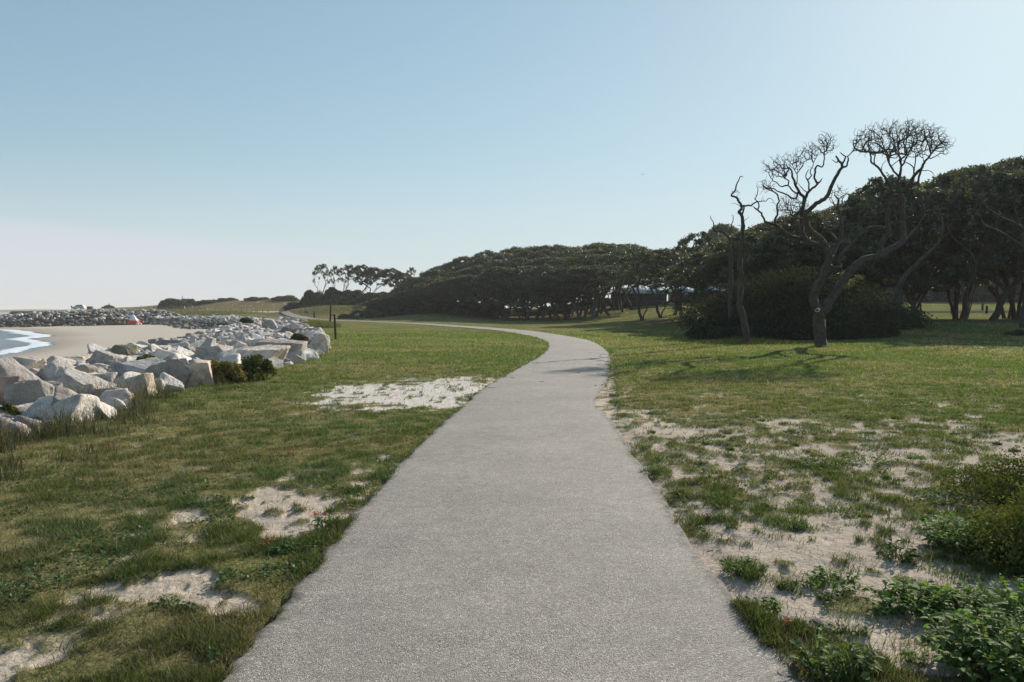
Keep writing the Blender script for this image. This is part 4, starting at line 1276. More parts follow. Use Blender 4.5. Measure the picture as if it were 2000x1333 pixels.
def build_shrubs():
    g = np.random.default_rng(71)
    SG = (0.062, 0.076, 0.033); SY = (0.10, 0.10, 0.03); SB = (0.085, 0.09, 0.04)
    # the great dome in front of the wood, leaf colour darkened for the wood's shade
    a = T(1360, 667); 
    make_shrub(16.9, 48.5, 6.4, 4.2, 4.1, 40000, 0.075, (0.032, 0.039, 0.021), 11, 'wind_pruned_shrub', 'huge dark dome shaped shrub behind the two dead trees', 'shrub', core=0.86, clumps=70)
    make_shrub(13.0, 46.2, 2.9, 2.2, 1.55, 9000, 0.07, (0.032, 0.039, 0.021), 12, 'wind_pruned_shrub', 'low dark skirt of foliage sloping to the lawn in front of the great dome', 'shrub', core=0.86, clumps=30)
    make_shrub(23.5, 53, 3.5, 3.0, 2.3, 12000, 0.075, SG, 13, 'wind_pruned_shrub', 'dark shrub between the great dome and the trunks of the tall oaks', 'shrub', core=0.86, clumps=36)
    # undergrowth at the foot of the far block
    i = 0
    for px in range(742, 960, 19):
        Y = np.interp(px, [742, 960], [160, 150]) + g.uniform(-2, 2); x = (px - 1000) / F * Y
        make_shrub(x, Y, g.uniform(2.2, 3.6), 2.5, g.uniform(1.6, 3.4), 2600, 0.2, SG, 100 + i, 'wood_edge_bush', 'dark bush closing the foot of the low wood at its seaward end', 'bush', 'bushes along the foot of the wood', core=0.86)
        i += 1
    for px in range(965, 1210, 27):
        Y = 178 + g.uniform(-3, 3); x = (px - 1000) / F * Y
        make_shrub(x, Y, g.uniform(2.6, 3.8), 2.2, g.uniform(1.2, 2.6), 2600, 0.2, SG, 130 + i, 'wood_edge_bush', 'dark bush deep under the wood, filling the gaps between trunks', 'bush', 'bushes under the wood', core=0.86)
        i += 1
    # dark low bushes on the brown bank
    for px, py, w, h, lab in ((672, 617, 11, 7, 'smallest dark bush on the brown grassy bank'), (700, 614, 17, 13, 'dark rounded bush beside the small board on the bank'),
                              (727, 615, 18, 12, 'middle one of the dark bushes where the bank meets the wood'), (757, 618, 26, 15, 'widest dark bush at the corner of the wood and the bank')):
        Y = 152 + (757 - px) * 0.05; x = (px - 1000) / F * Y
        make_shrub(x, Y, w * Y / F, 2.2, h * Y / F * 1.15, 3500, 0.16, SG, int(px), 'bank_bush', lab, 'bush', 'dark bushes on the brown bank', core=0.85)
    # domes on the dune: px centre, top y, half width px, base y, distance
    domes = [(612, 568, 26, 588, 204, SB, 'smooth green dome shrub at the seaward foot of the dune oaks'),
             (650, 562, 26, 592, 202, SG, 'rounded shrub directly under the lone thin oak'),
             (690, 566, 34, 596, 198, SG, 'broad dark shrub in the middle of the dune'),
             (725, 573, 30, 598, 196, SG, 'low dark shrub on the dune above the sandy track'),
             (668, 582, 36, 599, 194, SG, 'flat dark shrub right above the sandy track'),
             (750, 572, 30, 594, 204, SB, 'olive shrub under the broadest dune oak'),
             (790, 578, 32, 608, 176, SG, 'dark sloping shrub leading down from the dune to the wood'),
             (340, 583, 32, 607, 286, SG, 'pointed dark shrub mound with a thin marker on top'),
             (366, 584, 20, 605, 290, SG, 'dark shrub mound joined to the pointed one'),
             (408, 587, 26, 603, 294, SG, 'low rounded shrub mound behind the walkers'),
             (446, 583, 22, 592, 298, SB, 'small green hump on the long dune ridge'),
             (503, 580, 26, 592, 292, SB, 'green hump with a smooth top on the dune ridge'),
             (560, 578, 28, 593, 288, SB, 'bushy hump at the end of the ridge beside the slat fence'),
             (212, 597, 13, 604, 330, SB, 'isolated low mound beyond the jetty with a post on it')]
    for k_, (px, ty, hw, by, Y, c, lab) in enumerate(domes):
        x = (px - 1000) / F * Y
        zt = CAM_Z + (607 - ty) * Y / F; zb = hz(x, Y) - 0.3
        h = max(1.5, zt - zb)
        make_shrub(x, Y, hw * Y / F, hw * Y / F * 0.7, h, 9000, 0.24, c, 200 + k_, 'dune_shrub', lab, 'shrub', 'shrub mounds on the dunes', core=0.9, clumps=22, z=zb)
    # bushes growing among the boulders: px, top y, half width px, base y, distance
    bush = [(432, 704, 56, 750, 18.7, (0.17, 0.15, 0.05), 'yellowish green bush in front of the boulders, joined to the dark one', 0.03),
            (492, 692, 50, 746, 19.4, (0.11, 0.125, 0.04), 'rounded dark green bush between the boulders and the lawn', 0.032),
            (585, 652, 22, 676, 34.5, (0.11, 0.10, 0.045), 'small brownish bush growing between boulders near their tip', 0.05),
            (608, 667, 12, 686, 33, (0.12, 0.095, 0.05), 'little dry bush at the foot of the whitest boulder', 0.05),
            (480, 622, 14, 630, 80, (0.07, 0.10, 0.03), 'tuft of bright green plants high on the boulder pile', 0.1),
            (285, 695, 24, 712, 23.5, (0.13, 0.14, 0.035), 'yellow green creeper between boulders above the tan one', 0.035),
            (12, 792, 26, 822, 12.6, (0.11, 0.115, 0.03), 'yellow green plant wedged left of the large cracked boulder', 0.022),
            (120, 776, 26, 792, 14.0, (0.09, 0.12, 0.03), 'leafy green patch between the cracked boulder and the dark pointed one', 0.022),
            (390, 716, 14, 730, 22, (0.12, 0.12, 0.03), 'golden green tuft left of the joined bushes', 0.03),
            (600, 634, 12, 642, 78, SG, 'dark low bush behind the clump of long grass', 0.1)]
    for k_, (px, ty, hw, by, Y, c, lab, leaf) in enumerate(bush):
        x = (px - 1000) / F * Y
        zt = CAM_Z + (607 - ty) * Y / F; zb = CAM_Z + (607 - by) * Y / F
        make_shrub(x, Y, hw * Y / F, hw * Y / F * 0.8, zt - zb + 0.05, 6500, leaf, c, 260 + k_, 'rock_bush', lab, 'bush', 'bushes among the boulders', core=0.5, clumps=20, z=zb, up=0.5, flank=False)
    # dark flat-topped mound in front of the slat fence
    x = (576 - 1000) / F * 205
    make_shrub(x, 205, 2.7, 2.0, 2.3, 4000, 0.18, (0.05, 0.052, 0.045), 290, 'dune_shrub', 'dark steep sided shrub in front of the slat fence', 'shrub', 'shrub mounds on the dunes', core=0.92)
    # low dark plant at the far right edge of the lawn and a stone by the taller post
    p_ = T(1992, 655)
    make_shrub(p_[0], p_[1], 0.9, 0.5, 0.35, 1500, 0.04, SG, 292, 'low_bush', 'small dark low bush at the right edge of the lawn near the oaks', 'bush', core=0.8)

# ------------------------------------------------------------------ dead trees, traced limb by limb
def c7(x, y): return (1340 + x / 2.836, 230 + y / 2.836)
def d1(x, y): return (1380 + x / 5.129, 240 + y / 5.129)
def d2(x, y): return (1640 + x / 6.667, 230 + y / 6.667)

def build_dead():
    g = np.random.default_rng(404)
    Y0 = 37.6
    def line(s, parent, conv, pts, y0, y1, r0, r1, start=None):
        W = []
        for i, (a, b) in enumerate(pts):
            f = i / max(1, len(pts) - 1)
            px, py = conv(a, b)
            W.append(P(px, py, y0 + (y1 - y0) * f))
        par = parent if parent is not None else s.nearest(W[0])
        pts_ = np.vstack([s.p[par], W])
        sm = smooth_line(pts_, 3)[1:]
        sm[:, 1] += np.cumsum(g.normal(0, 0.015, len(sm)))
        sm[:-1, [0, 2]] += g.normal(0, 0.012, (len(sm) - 1, 2))
        return s.line(par, sm, r0, r1)
    base = G(1605, 679); base[2] = hz(base[0], base[1])
    s = Skel(base - np.array([0, 0, 0.4])); s.r[0] = 0.36
    tk = line(s, 0, c7, [(747, 1262), (746, 1235), (742, 1170), (738, 1110), (740, 1075)], Y0, Y0, 0.30, 0.26)
    top = tk[-1]
    a = line(s, top, c7, [(715, 1040), (706, 1000), (722, 940), (755, 890), (772, 835), (796, 770), (772, 712), (766, 698)], Y0, Y0 - 0.6, 0.21, 0.135)
    la = a[-1]
    A1 = line(s, la, d1, [(1130, 1150), (1080, 1110), (1030, 1060), (1000, 980), (1000, 900), (1060, 850), (1130, 790), (1200, 750), (1240, 650), (1290, 550), (1340, 470), (1355, 410)], Y0 - 0.6, Y0 - 1.8, 0.135, 0.06)
    tips = []
    Z = lambda *k_: tips.extend(k_)
    Z(line(s, None, d1, [(1310, 360), (1290, 340)], Y0 - 1.8, Y0 - 1.9, 0.05, 0.03)[-1])
    Z(line(s, None, d1, [(1385, 380), (1385, 330), (1340, 290)], Y0 - 1.8, Y0 - 2.0, 0.045, 0.02)[-1])
    Z(line(s, A1[-3], d1, [(1400, 430), (1415, 380), (1410, 340), (1436, 310)], Y0 - 1.8, Y0 - 1.6, 0.045, 0.02)[-1])
    Z(line(s, None, d1, [(1300, 400), (1250, 370)], Y0 - 1.8, Y0 - 2.2, 0.03, 0.015)[-1])
    # second great limb
    B = line(s, a[-3], c7, [(740, 705), (700, 700), (655, 672)], Y0 + 0.2, Y0 + 0.6, 0.13, 0.115)
    B2 = line(s, B[-1], d1, [(960, 1100), (955, 1000), (965, 850), (985, 760)], Y0 + 0.6, Y0 + 1.0, 0.11, 0.085)
    C1 = line(s, B2[-1], d1, [(930, 700), (900, 640), (860, 560), (850, 500), (830, 460), (780, 460)], Y0 + 1.0, Y0 + 0.4, 0.07, 0.025); Z(C1[-1])
    Z(line(s, None, d1, [(905, 705), (860, 680), (820, 630), (760, 640), (710, 610), (650, 570), (630, 530)], Y0 + 1, Y0 - 0.2, 0.05, 0.018)[-1])
    Z(line(s, None, d1, [(830, 590), (770, 540), (740, 500), (700, 440)], Y0 + .5, Y0 - 0.4, 0.035, 0.014)[-1])
    Z(line(s, None, d1, [(900, 620), (910, 560), (895, 490), (870, 430)], Y0 + 1, Y0 + 1.6, 0.035, 0.014)[-1])
    C2_ = line(s, B2[-1], d1, [(1020, 700), (1080, 640), (1130, 600), (1160, 560)], Y0 + 1, Y0 + 1.4, 0.07, 0.03); Z(C2_[-1])
    C3 = line(s, None, d1, [(1110, 600), (1080, 550), (1090, 470), (1110, 430), (1160, 440), (1175, 390), (1180, 300), (1175, 240)], Y0 + 1.3, Y0 + 1.1, 0.055, 0.022); Z(C3[-1])
    Z(line(s, None, d1, [(1025, 690), (1020, 600), (1000, 540), (1010, 500), (1030, 460)], Y0 + 1, Y0 + 2, 0.045, 0.016)[-1])
    Z(line(s, None, d1, [(1020, 570), (1050, 530), (1040, 490), (1060, 450), (1080, 380), (1110, 330)], Y0 + 1.4, Y0 + 2.1, 0.035, 0.014)[-1])
    Z(line(s, None, d1, [(1020, 700), (980, 680), (940, 640), (905, 600)], Y0 + 1, Y0 + .3, 0.035, 0.016)[-1])
    C4 = line(s, None, d1, [(910, 740), (890, 765), (830, 740), (780, 710), (720, 690), (670, 660), (620, 660), (580, 635)], Y0 + 1, Y0 - .8, 0.05, 0.016); Z(C4[-1])
    C5 = line(s, B[-1], d1, [(940, 1150), (860, 1140), (760, 1080), (680, 1025), (600, 1000), (580, 980), (545, 910), (500, 870), (460, 840)], Y0 + .6, Y0 - 1.0, 0.085, 0.028); Z(C5[-1])
    Z(line(s, None, d1, [(685, 1020), (690, 960), (715, 910), (705, 840), (725, 780), (700, 710), (650, 680), (590, 650), (570, 615)], Y0 - .4, Y0 - 1.4, 0.055, 0.02)[-1])
    C6 = line(s, None, d1, [(510, 870), (530, 830), (520, 790), (490, 760), (520, 720), (525, 660), (510, 620)], Y0 - 1.0, Y0 - 1.3, 0.035, 0.014); Z(C6[-1])
    Z(line(s, None, d1, [(530, 790), (590, 785), (635, 760), (680, 790)], Y0 - 1.1, Y0 - .7, 0.026, 0.010)[-1])
    # middle limbs
    D1_ = line(s, a[-7], c7, [(815, 745), (840, 700), (862, 650), (862, 560), (845, 500), (850, 450)], Y0 + .1, Y0 + 1.6, 0.12, 0.05); Z(D1_[-1])
    Z(line(s, None, c7, [(840, 690), (800, 640), (770, 590), (730, 560)], Y0 + .4, Y0 + 1.2, 0.07, 0.03)[-1])
    Z(line(s, None, c7, [(800, 620), (815, 590), (800, 560)], Y0 + 1, Y0 + 1.4, 0.04, 0.02)[-1])
    D2_ = line(s, tk[-2], c7, [(850, 850), (860, 800), (850, 760), (905, 700), (960, 650), (1000, 615), (1060, 605), (1110, 612)], Y0 + 1.4, Y0 + 2.5, 0.10, 0.04) if False else \
          line(s, a[-9], c7, [(845, 830), (850, 770), (905, 710), (960, 650), (1000, 615), (1060, 605), (1105, 612)], Y0 + .8, Y0 + 2.3, 0.10, 0.045); Z(D2_[-1])
    Z(line(s, None, c7, [(905, 705), (905, 640), (960, 590), (1010, 540)], Y0 + 1.2, Y0 + 2.2, 0.06, 0.02)[-1])
    # the great right hand limb up to the tall bare crown
    R1 = line(s, top, c7, [(772, 1068), (790, 1020), (840, 955), (872, 900), (920, 832), (980, 790), (1060, 768), (1130, 725), (1190, 690)], Y0, Y0 + 0.8, 0.21, 0.14)
    R2 = line(s, R1[-1], c7, [(1203, 620), (1196, 540), (1194, 460), (1185, 418)], Y0 + 0.8, Y0 + 0.6, 0.13, 0.11)
    R3 = line(s, R1[-7], c7, [(1090, 690), (1122, 640), (1118, 570), (1130, 500), (1165, 440), (1183, 420)], Y0 + 0.9, Y0 + 0.7, 0.12, 0.09)
    hub = R2[-1]
    Z(line(s, R1[-1], c7, [(1230, 665), (1290, 600), (1330, 520)], Y0 + 0.8, Y0 + 2.4, 0.06, 0.03)[-1])
    E1 = line(s, hub, d2, [(740, 960), (690, 960), (640, 830), (600, 780), (545, 690), (480, 620), (420, 580), (405, 480), (380, 400), (370, 300), (390, 240)], Y0 + .6, Y0 - 1.2, 0.075, 0.02); Z(E1[-1])
    Z(line(s, None, d2, [(380, 450), (310, 415), (220, 425), (165, 432)], Y0 - .8, Y0 - 1.6, 0.03, 0.008)[-1])
    Z(line(s, None, d2, [(550, 680), (560, 620), (610, 550)], Y0 - .3, Y0 + .4, 0.028, 0.012)[-1])
    E2 = line(s, hub, d2, [(765, 900), (770, 800), (790, 720), (800, 620), (790, 520), (770, 420), (750, 300)], Y0 + .6, Y0 + 1.2, 0.085, 0.022); Z(E2[-1])
    Z(line(s, None, d2, [(765, 760), (690, 660), (650, 580), (625, 500), (590, 380), (540, 280), (520, 220)], Y0 + .8, Y0 - .4, 0.055, 0.015)[-1])
    Z(line(s, None, d2, [(820, 620), (860, 540), (910, 430), (940, 370), (960, 280), (900, 200)], Y0 + .9, Y0 + 2.2, 0.045, 0.015)[-1])
    E3 = line(s, hub, d2, [(850, 935), (930, 850), (970, 750), (1040, 690), (1080, 640), (1110, 580), (1150, 530), (1220, 440), (1290, 350), (1370, 290)], Y0 + .6, Y0 - .6, 0.095, 0.02); Z(E3[-1])
    Z(line(s, None, d2, [(930, 870), (1010, 850), (1040, 760), (1070, 680)], Y0 + .5, Y0 + .1, 0.06, 0.045)[-1])
    Z(line(s, None, d2, [(970, 740), (965, 660), (900, 590), (840, 550)], Y0 + .3, Y0 + 1.4, 0.045, 0.016)[-1])
    Z(line(s, None, d2, [(965, 660), (990, 560), (985, 480), (1050, 430)], Y0 + .5, Y0 + 1.4, 0.035, 0.014)[-1])
    Z(line(s, None, d2, [(1180, 530), (1240, 510), (1310, 470), (1385, 480)], Y0, Y0 - .9, 0.032, 0.010)[-1])
    Z(line(s, None, d2, [(1090, 690), (1170, 690), (1220, 730), (1245, 765)], Y0, Y0 - .7, 0.024, 0.008)[-1])
    Z(line(s, None, d2, [(1150, 510), (1090, 480), (1000, 460)], Y0, Y0 + .8, 0.028, 0.012)[-1])
    Z(line(s, None, d2, [(1100, 590), (1090, 500), (1080, 430)], Y0, Y0 + .8, 0.028, 0.012)[-1])
    Z(line(s, None, d2, [(1210, 450), (1190, 350), (1200, 250)], Y0 - .3, Y0 + .4, 0.028, 0.012)[-1])
    # fine twigs: discs of the photograph given real depth
    def disc(conv, cx, cy, rx, ry, n, y0, dy, lo=0.0, cut=None):
        out = []
        while len(out) < n:
            a_ = g.uniform(0, 2 * np.pi); q = math.sqrt(g.uniform(lo, 1))
            u, v = math.cos(a_) * q, math.sin(a_) * q
            if cut and cut(u, v): continue
            px, py = conv(cx + u * rx, cy + v * ry)
            w = math.sqrt(max(0.05, 1 - q * q * 0.7))
            out.append(P(px, py, y0 + g.uniform(-dy, dy) * w))
        return out
    tw = []
    tw += disc(d2, 800, 400, 600, 300, 330, Y0 + .4, 2.2, 0.0, lambda u, v: v > 0.5 - 0.3 * abs(u))
    tw += disc(d2, 300, 330, 130, 130, 34, Y0 - 1.2, .6)
    tw += disc(d2, 1280, 400, 120, 130, 34, Y0 - .4, .7)
    tw += disc(d2, 900, 220, 400, 110, 70, Y0 + .6, 1.6)
    tw += disc(d1, 1180, 235, 95, 75, 64, Y0 + 1.1, .5)
    tw += disc(d1, 720, 470, 120, 90, 70, Y0 - .3, .8)
    tw += disc(d1, 900, 410, 70, 60, 38, Y0 + 1.4, .5)
    tw += disc(d1, 1040, 320, 90, 60, 38, Y0 + 1.9, .5)
    tw += disc(d1, 620, 650, 60, 40, 22, Y0 - .8, .4)
    tw += disc(d1, 850, 860, 140, 80, 96, Y0 + .4, .7)
    tw += disc(c7, 850, 440, 70, 50, 30, Y0 + 1.6, .6) + disc(c7, 735, 550, 30, 30, 10, Y0 + 1.2, .3) + disc(c7, 1010, 530, 45, 40, 16, Y0 + 2.2, .5) + disc(c7, 1335, 500, 45, 45, 18, Y0 + 2.4, .5) + disc(c7, 1130, 600, 25, 25, 6, Y0 + 2.3, .3)
    first = len(tk)
    s.reach(tw, g, step=0.25, wig=0.16, first=first, rootpt=s.p[la], alpha=0.22)
    # second order twiglets
    n0 = len(s.p)
    more = []; cen = [P(1560, 420, Y0), P(1760, 370, Y0)]
    for q in tw:
        for _ in range(4):
            o_ = np.array(q) - cen[0 if q[0] < P(1660, 400, Y0)[0] else 1]; d = g.normal(size=3) + 1.5 * o_ / np.linalg.norm(o_); d[2] += 0.4; d /= np.linalg.norm(d)
            more.append(np.array(q) + d * g.uniform(0.15, 0.5))
    s.reach(more, g, step=0.2, wig=0.16, first=first, rootpt=s.p[la], alpha=0.1)
    s.radii(0.0078, 0.45, 0.035)
    e = empty('dead_tree', (base[0], base[1], base[2]))
    s.p = [q - base for q in s.p]
    link('trunk', s.mesh('trunk', M_dead, wob=0.10, root_flare=0.6), e)
    # torn bark flap and the pale sawn end of a lost limb
    cs = Skel(np.array([-0.16, -0.02, 1.62])); 
    c_at = P(1599, 608, Y0 - 0.30) - base
    cs = Skel(c_at + np.array([0.22, 0.22, -0.22])); cs.r[0] = 0.17
    cs.line(0, [c_at + np.array([0.05, 0.08, -0.05]), c_at + np.array([-0.10, -0.06, 0.05])], 0.16, 0.155)
    st = link('branch_stub', cs.mesh('branch_stub', M_dead), e)
    a_ = np.linspace(0, 2 * np.pi, 24, endpoint=False)
    nrm = np.array([-0.16, -0.10, 0.14]); nrm /= np.linalg.norm(nrm)
    u = np.cross(nrm, [0, 0, 1]); u /= np.linalg.norm(u); w = np.cross(nrm, u)
    c0 = c_at + nrm * 0.09
    ring = lambda r_, o_: c0 + nrm * o_ + (np.cos(a_)[:, None] * u + np.sin(a_)[:, None] * w) * r_
    V = np.vstack([ring(0.11, -0.02), ring(0.115, 0.012), ring(0.10, 0.018), ring(0.088, -0.002), [c0 - nrm * 0.01]])
    q = []
    for k_ in range(3):
        A = np.arange(24) + 24 * k_; B_ = A + 24
        q.append(np.stack([A, np.roll(A, -1), np.roll(B_, -1), B_], 1))
    A = np.arange(24) + 72
    link('cut_end', mesh_arrays('cut_end', V, [np.vstack(q), np.stack([A, np.roll(A, -1), np.full(24, 96)], 1)], mat=M_cut), e)
    tag(e, 'big twisted bare tree with two wide leafless crowns and a pale sawn limb stub', 'dead tree', 'dead and dying trees in front of the wood')

    # the thin dead tree to its left
    b2 = G(1459, 673); b2[2] = hz(b2[0], b2[1]); Yb = b2[1]
    s = Skel(b2 - np.array([0, 0, 0.3])); s.r[0] = 0.22
    t = line(s, 0, c7, [(338, 1240), (330, 1180), (318, 1110), (300, 1050), (300, 1000), (309, 900), (300, 800), (310, 700), (316, 600)], Yb, Yb, 0.19, 0.11)
    t2 = line(s, t[-1], d1, [(362, 1010), (360, 960), (335, 910), (322, 900), (352, 850), (325, 790), (300, 750), (250, 730), (290, 680), (310, 620), (330, 570), (350, 535)], Yb, Yb - .4, 0.095, 0.02)
    line(s, None, d1, [(350, 845), (385, 830), (450, 830), (490, 800), (520, 795)], Yb, Yb - .9, 0.055, 0.03)
    line(s, None, d1, [(358, 930), (375, 870), (382, 830)], Yb, Yb - .1, 0.05, 0.04)
    line(s, None, d1, [(372, 990), (400, 970), (430, 935)], Yb, Yb + .3, 0.03, 0.008)
    line(s, None, d1, [(362, 1035), (330, 1030), (308, 1025)], Yb, Yb + .1, 0.02, 0.01)
    line(s, None, d1, [(325, 830), (285, 810), (240, 812)], Yb, Yb + .4, 0.022, 0.007)
    line(s, None, d1, [(300, 740), (315, 760), (340, 775)], Yb, Yb + .2, 0.02, 0.008)
    tw = disc(d1, 290, 700, 50, 35, 16, Yb - .2, .25) + disc(d1, 350, 540, 25, 20, 5, Yb - .3, .15)
    s.reach(tw, g, step=0.2, wig=0.25, first=len(t) + 10)
    s.radii(0.009, 0.42, 0.03)
    e = empty('dead_tree', tuple(b2)); s.p = [q - b2 for q in s.p]
    link('trunk', s.mesh('trunk', M_dead, wob=0.06, root_flare=0.3), e)
    tag(e, 'slender bare tree with a crooked spike of a top, rising from rank grass', 'dead tree', 'dead and dying trees in front of the wood')

    # bare limbs of three more trees standing against the wood
    def bare(lab, basepx, conv, polys, Y, r0, twd=()):
        b = P(*basepx, Y); b[2] = hz(b[0], Y)
        s_ = Skel(b - np.array([0, 0, 0.3])); s_.r[0] = r0 * 1.2
        for i, (pts, ra, rb, dy) in enumerate(polys):
            line(s_, 0 if i == 0 else None, conv, pts, Y, Y + dy, ra, rb)
        if twd:
            s_.reach(twd, g, step=0.3, wig=0.25, first=4)
        s_.radii(0.011, 0.42, 0.03)
        e_ = empty('dead_tree', tuple(b)); s_.p = [q_ - b for q_ in s_.p]
        link('trunk', s_.mesh('trunk', M_dead, wob=0.06, root_flare=0.3), e_)
        tag(e_, lab, 'dead tree', 'dead and dying trees in front of the wood')
    bare('smooth grey tree bent over to the right between the big dead tree and the oaks', (1745, 640), c7,
         [([(1152, 1120), (1158, 1040), (1172, 960), (1210, 880), (1285, 800), (1340, 750), (1400, 690), (1420, 620), (1410, 540), (1398, 500)], 0.20, 0.05, -1.5),
          ([(1350, 740), (1300, 700), (1310, 640), (1330, 600)], 0.06, 0.02, -1), ([(1400, 690), (1450, 640), (1470, 590), (1460, 540)], 0.05, 0.02, -1)], 51.5, 0.22,
         disc(c7, 1420, 520, 60, 50, 24, 50, 1))
    c8 = lambda x, y: (1680 + x / 3.175, 280 + y / 3.175)
    bare('grey tree with two pale limbs reaching left across the right end of the wood', (1998, 640), c8,
         [([(1018, 1080), (1040, 900), (1050, 760), (1016, 650), (1000, 560)], 0.24, 0.15, 0), ([(1016, 650), (930, 590), (850, 540), (780, 510), (750, 440), (748, 350)], 0.10, 0.03, -1.5),
          ([(1010, 560), (1000, 520), (970, 500), (880, 460), (800, 410), (750, 345)], 0.09, 0.03, -2), ([(995, 500), (970, 430), (950, 370)], 0.06, 0.02, -1),
          ([(850, 530), (860, 490), (845, 450)], 0.04, 0.02, -1), ([(780, 510), (720, 420), (660, 410)], 0.04, 0.015, -1)], 50.0, 0.26,
         disc(c8, 760, 330, 60, 40, 16, 49, 1) + disc(c8, 960, 340, 60, 40, 16, 49, 1))
    c6 = lambda x, y: (1200 + x / 4.761, 420 + y / 4.761)
    bare('low dead tree with two crooked antler like tips beside the slender bare one', (1425, 655), c6,
         [([(1078, 1000), (1075, 800), (1090, 600), (1080, 400), (1075, 250), (1050, 195)], 0.14, 0.06, 0), ([(1045, 190), (1020, 160), (960, 150), (920, 130), (930, 85), (905, 40), (895, 5)], 0.05, 0.018, -.6),
          ([(1068, 190), (1080, 130), (1100, 60), (1103, 15), (1090, 2)], 0.04, 0.014, .4)], 46.0, 0.18)
    # a sunlit spray of live leaves low on the big tree
    q = T(1605, 679)
    g3 = np.random.default_rng(9)
    pts = [P(1340 + cx / 2.836, 230 + cy / 2.836, Y0 + 1.2) for cx, cy in ((905, 925), (925, 905), (890, 940), (960, 885), (870, 865))]
    me = leaf_cloud(np.array(pts) - base, g3, 120, 0.26, 0.035, (0.13, 0.15, 0.035), M_leaf, 'leaf_spray')
    ee = [o for o in COL.objects if o.name == 'dead_tree'][0]
    link('leaf_spray', me, ee)

# ------------------------------------------------------------------ small solid helpers
class MB:
    """collects boxes and tubes into one mesh"""
    def __init__(self): self.V = []; self.F = {}; self.n = 0
    def add(self, V, F):
        for f in F: self.F.setdefault(f.shape[1], []).append(f + self.n)
        self.V.append(np.asarray(V, float)); self.n += len(V); return self
    def box(self, c, size, rz=0.0, taper=1.0, bev=0.0):
        x, y, z = np.array(size) / 2
        if bev <= 0:
            b = np.array([(-x, -y, -z), (x, -y, -z), (x, y, -z), (-x, y, -z), (-x * taper, -y * taper, z), (x * taper, -y * taper, z), (x * taper, y * taper, z), (-x * taper, y * taper, z)])
            f = np.array([(0, 3, 2, 1), (4, 5, 6, 7), (0, 1, 5, 4), (1, 2, 6, 5), (2, 3, 7, 6), (3, 0, 4, 7)])
        else:
            q = []
            for zz, k_ in ((-z, 1), (z - bev, 1), (z, 1 - bev / max(x, y))):
                q += [(-x * k_, -y * k_, zz), (x * k_, -y * k_, zz), (x * k_, y * k_, zz), (-x * k_, y * k_, zz)]
            b = np.array(q); f = [(0, 3, 2, 1), (8, 9, 10, 11)]
            for l_ in (0, 4):
                for i in range(4): f.append((l_ + i, l_ + (i + 1) % 4, l_ + 4 + (i + 1) % 4, l_ + 4 + i))
            f = np.array(f)
        if rz:
            R = np.array([[math.cos(rz), -math.sin(rz), 0], [math.sin(rz), math.cos(rz), 0], [0, 0, 1]]); b = b @ R.T
        return self.add(b + np.array(c), [f])
    def tube(self, a, b, r0, r1=None, n=10, wob=0.0):
        a = np.array(a, float); b = np.array(b, float); r1 = r0 if r1 is None else r1
        d = (b - a) / np.linalg.norm(b - a); u = np.cross(d, [0.2, 0.9, 0.1]); u /= np.linalg.norm(u); w = np.cross(d, u)
        t = np.linspace(0, 2 * np.pi, n, endpoint=False); m = 6 if wob else 2; R_ = []
        g = np.random.default_rng(int(abs(a.sum()) * 1000) % 9999)
        for i in range(m):
            f = i / (m - 1); r = r0 + (r1 - r0) * f
            R_.append(a + (b - a) * f + (np.cos(t)[:, None] * u + np.sin(t)[:, None] * w) * r * (1 + wob * g.normal(size=(n, 1)) * 0.5))
        V = np.vstack(R_ + [a[None], b[None]])
        idx = np.arange(m * n).reshape(m, n); A = idx[:-1]; B = idx[1:]
        q = np.stack([A.ravel(), np.roll(A, -1, 1).ravel(), np.roll(B, -1, 1).ravel(), B.ravel()], 1)
        t1 = np.stack([np.roll(idx[0], -1), idx[0], np.full(n, m * n)], 1); t2 = np.stack([idx[-1], np.roll(idx[-1], -1), np.full(n, m * n + 1)], 1)
        return self.add(V, [q, np.vstack([t1, t2])])
    def prism(self, prof, y0, y1):
        """profile in x,z extruded along y"""
        p = np.array(prof, float); n = len(p)
        V = np.vstack([np.stack([p[:, 0], np.full(n, y0), p[:, 1]], 1), np.stack([p[:, 0], np.full(n, y1), p[:, 1]], 1)])
        i = np.arange(n); q = np.stack([i, i + n, np.roll(i, -1) + n, np.roll(i, -1)], 1)
        self.add(V, [q])
        self.F.setdefault(n, []).append(np.array([np.arange(n)]) + self.n - 2 * n); self.F[n].append(np.array([np.arange(n)[::-1] + n]) + self.n - 2 * n)
        return self
    def build(self, name, mat, parent=None, loc=None):
        me = mesh_arrays(name, np.vstack(self.V), [np.vstack(v) for v in self.F.values()], mat=mat)
        return link(name, me, parent, loc)

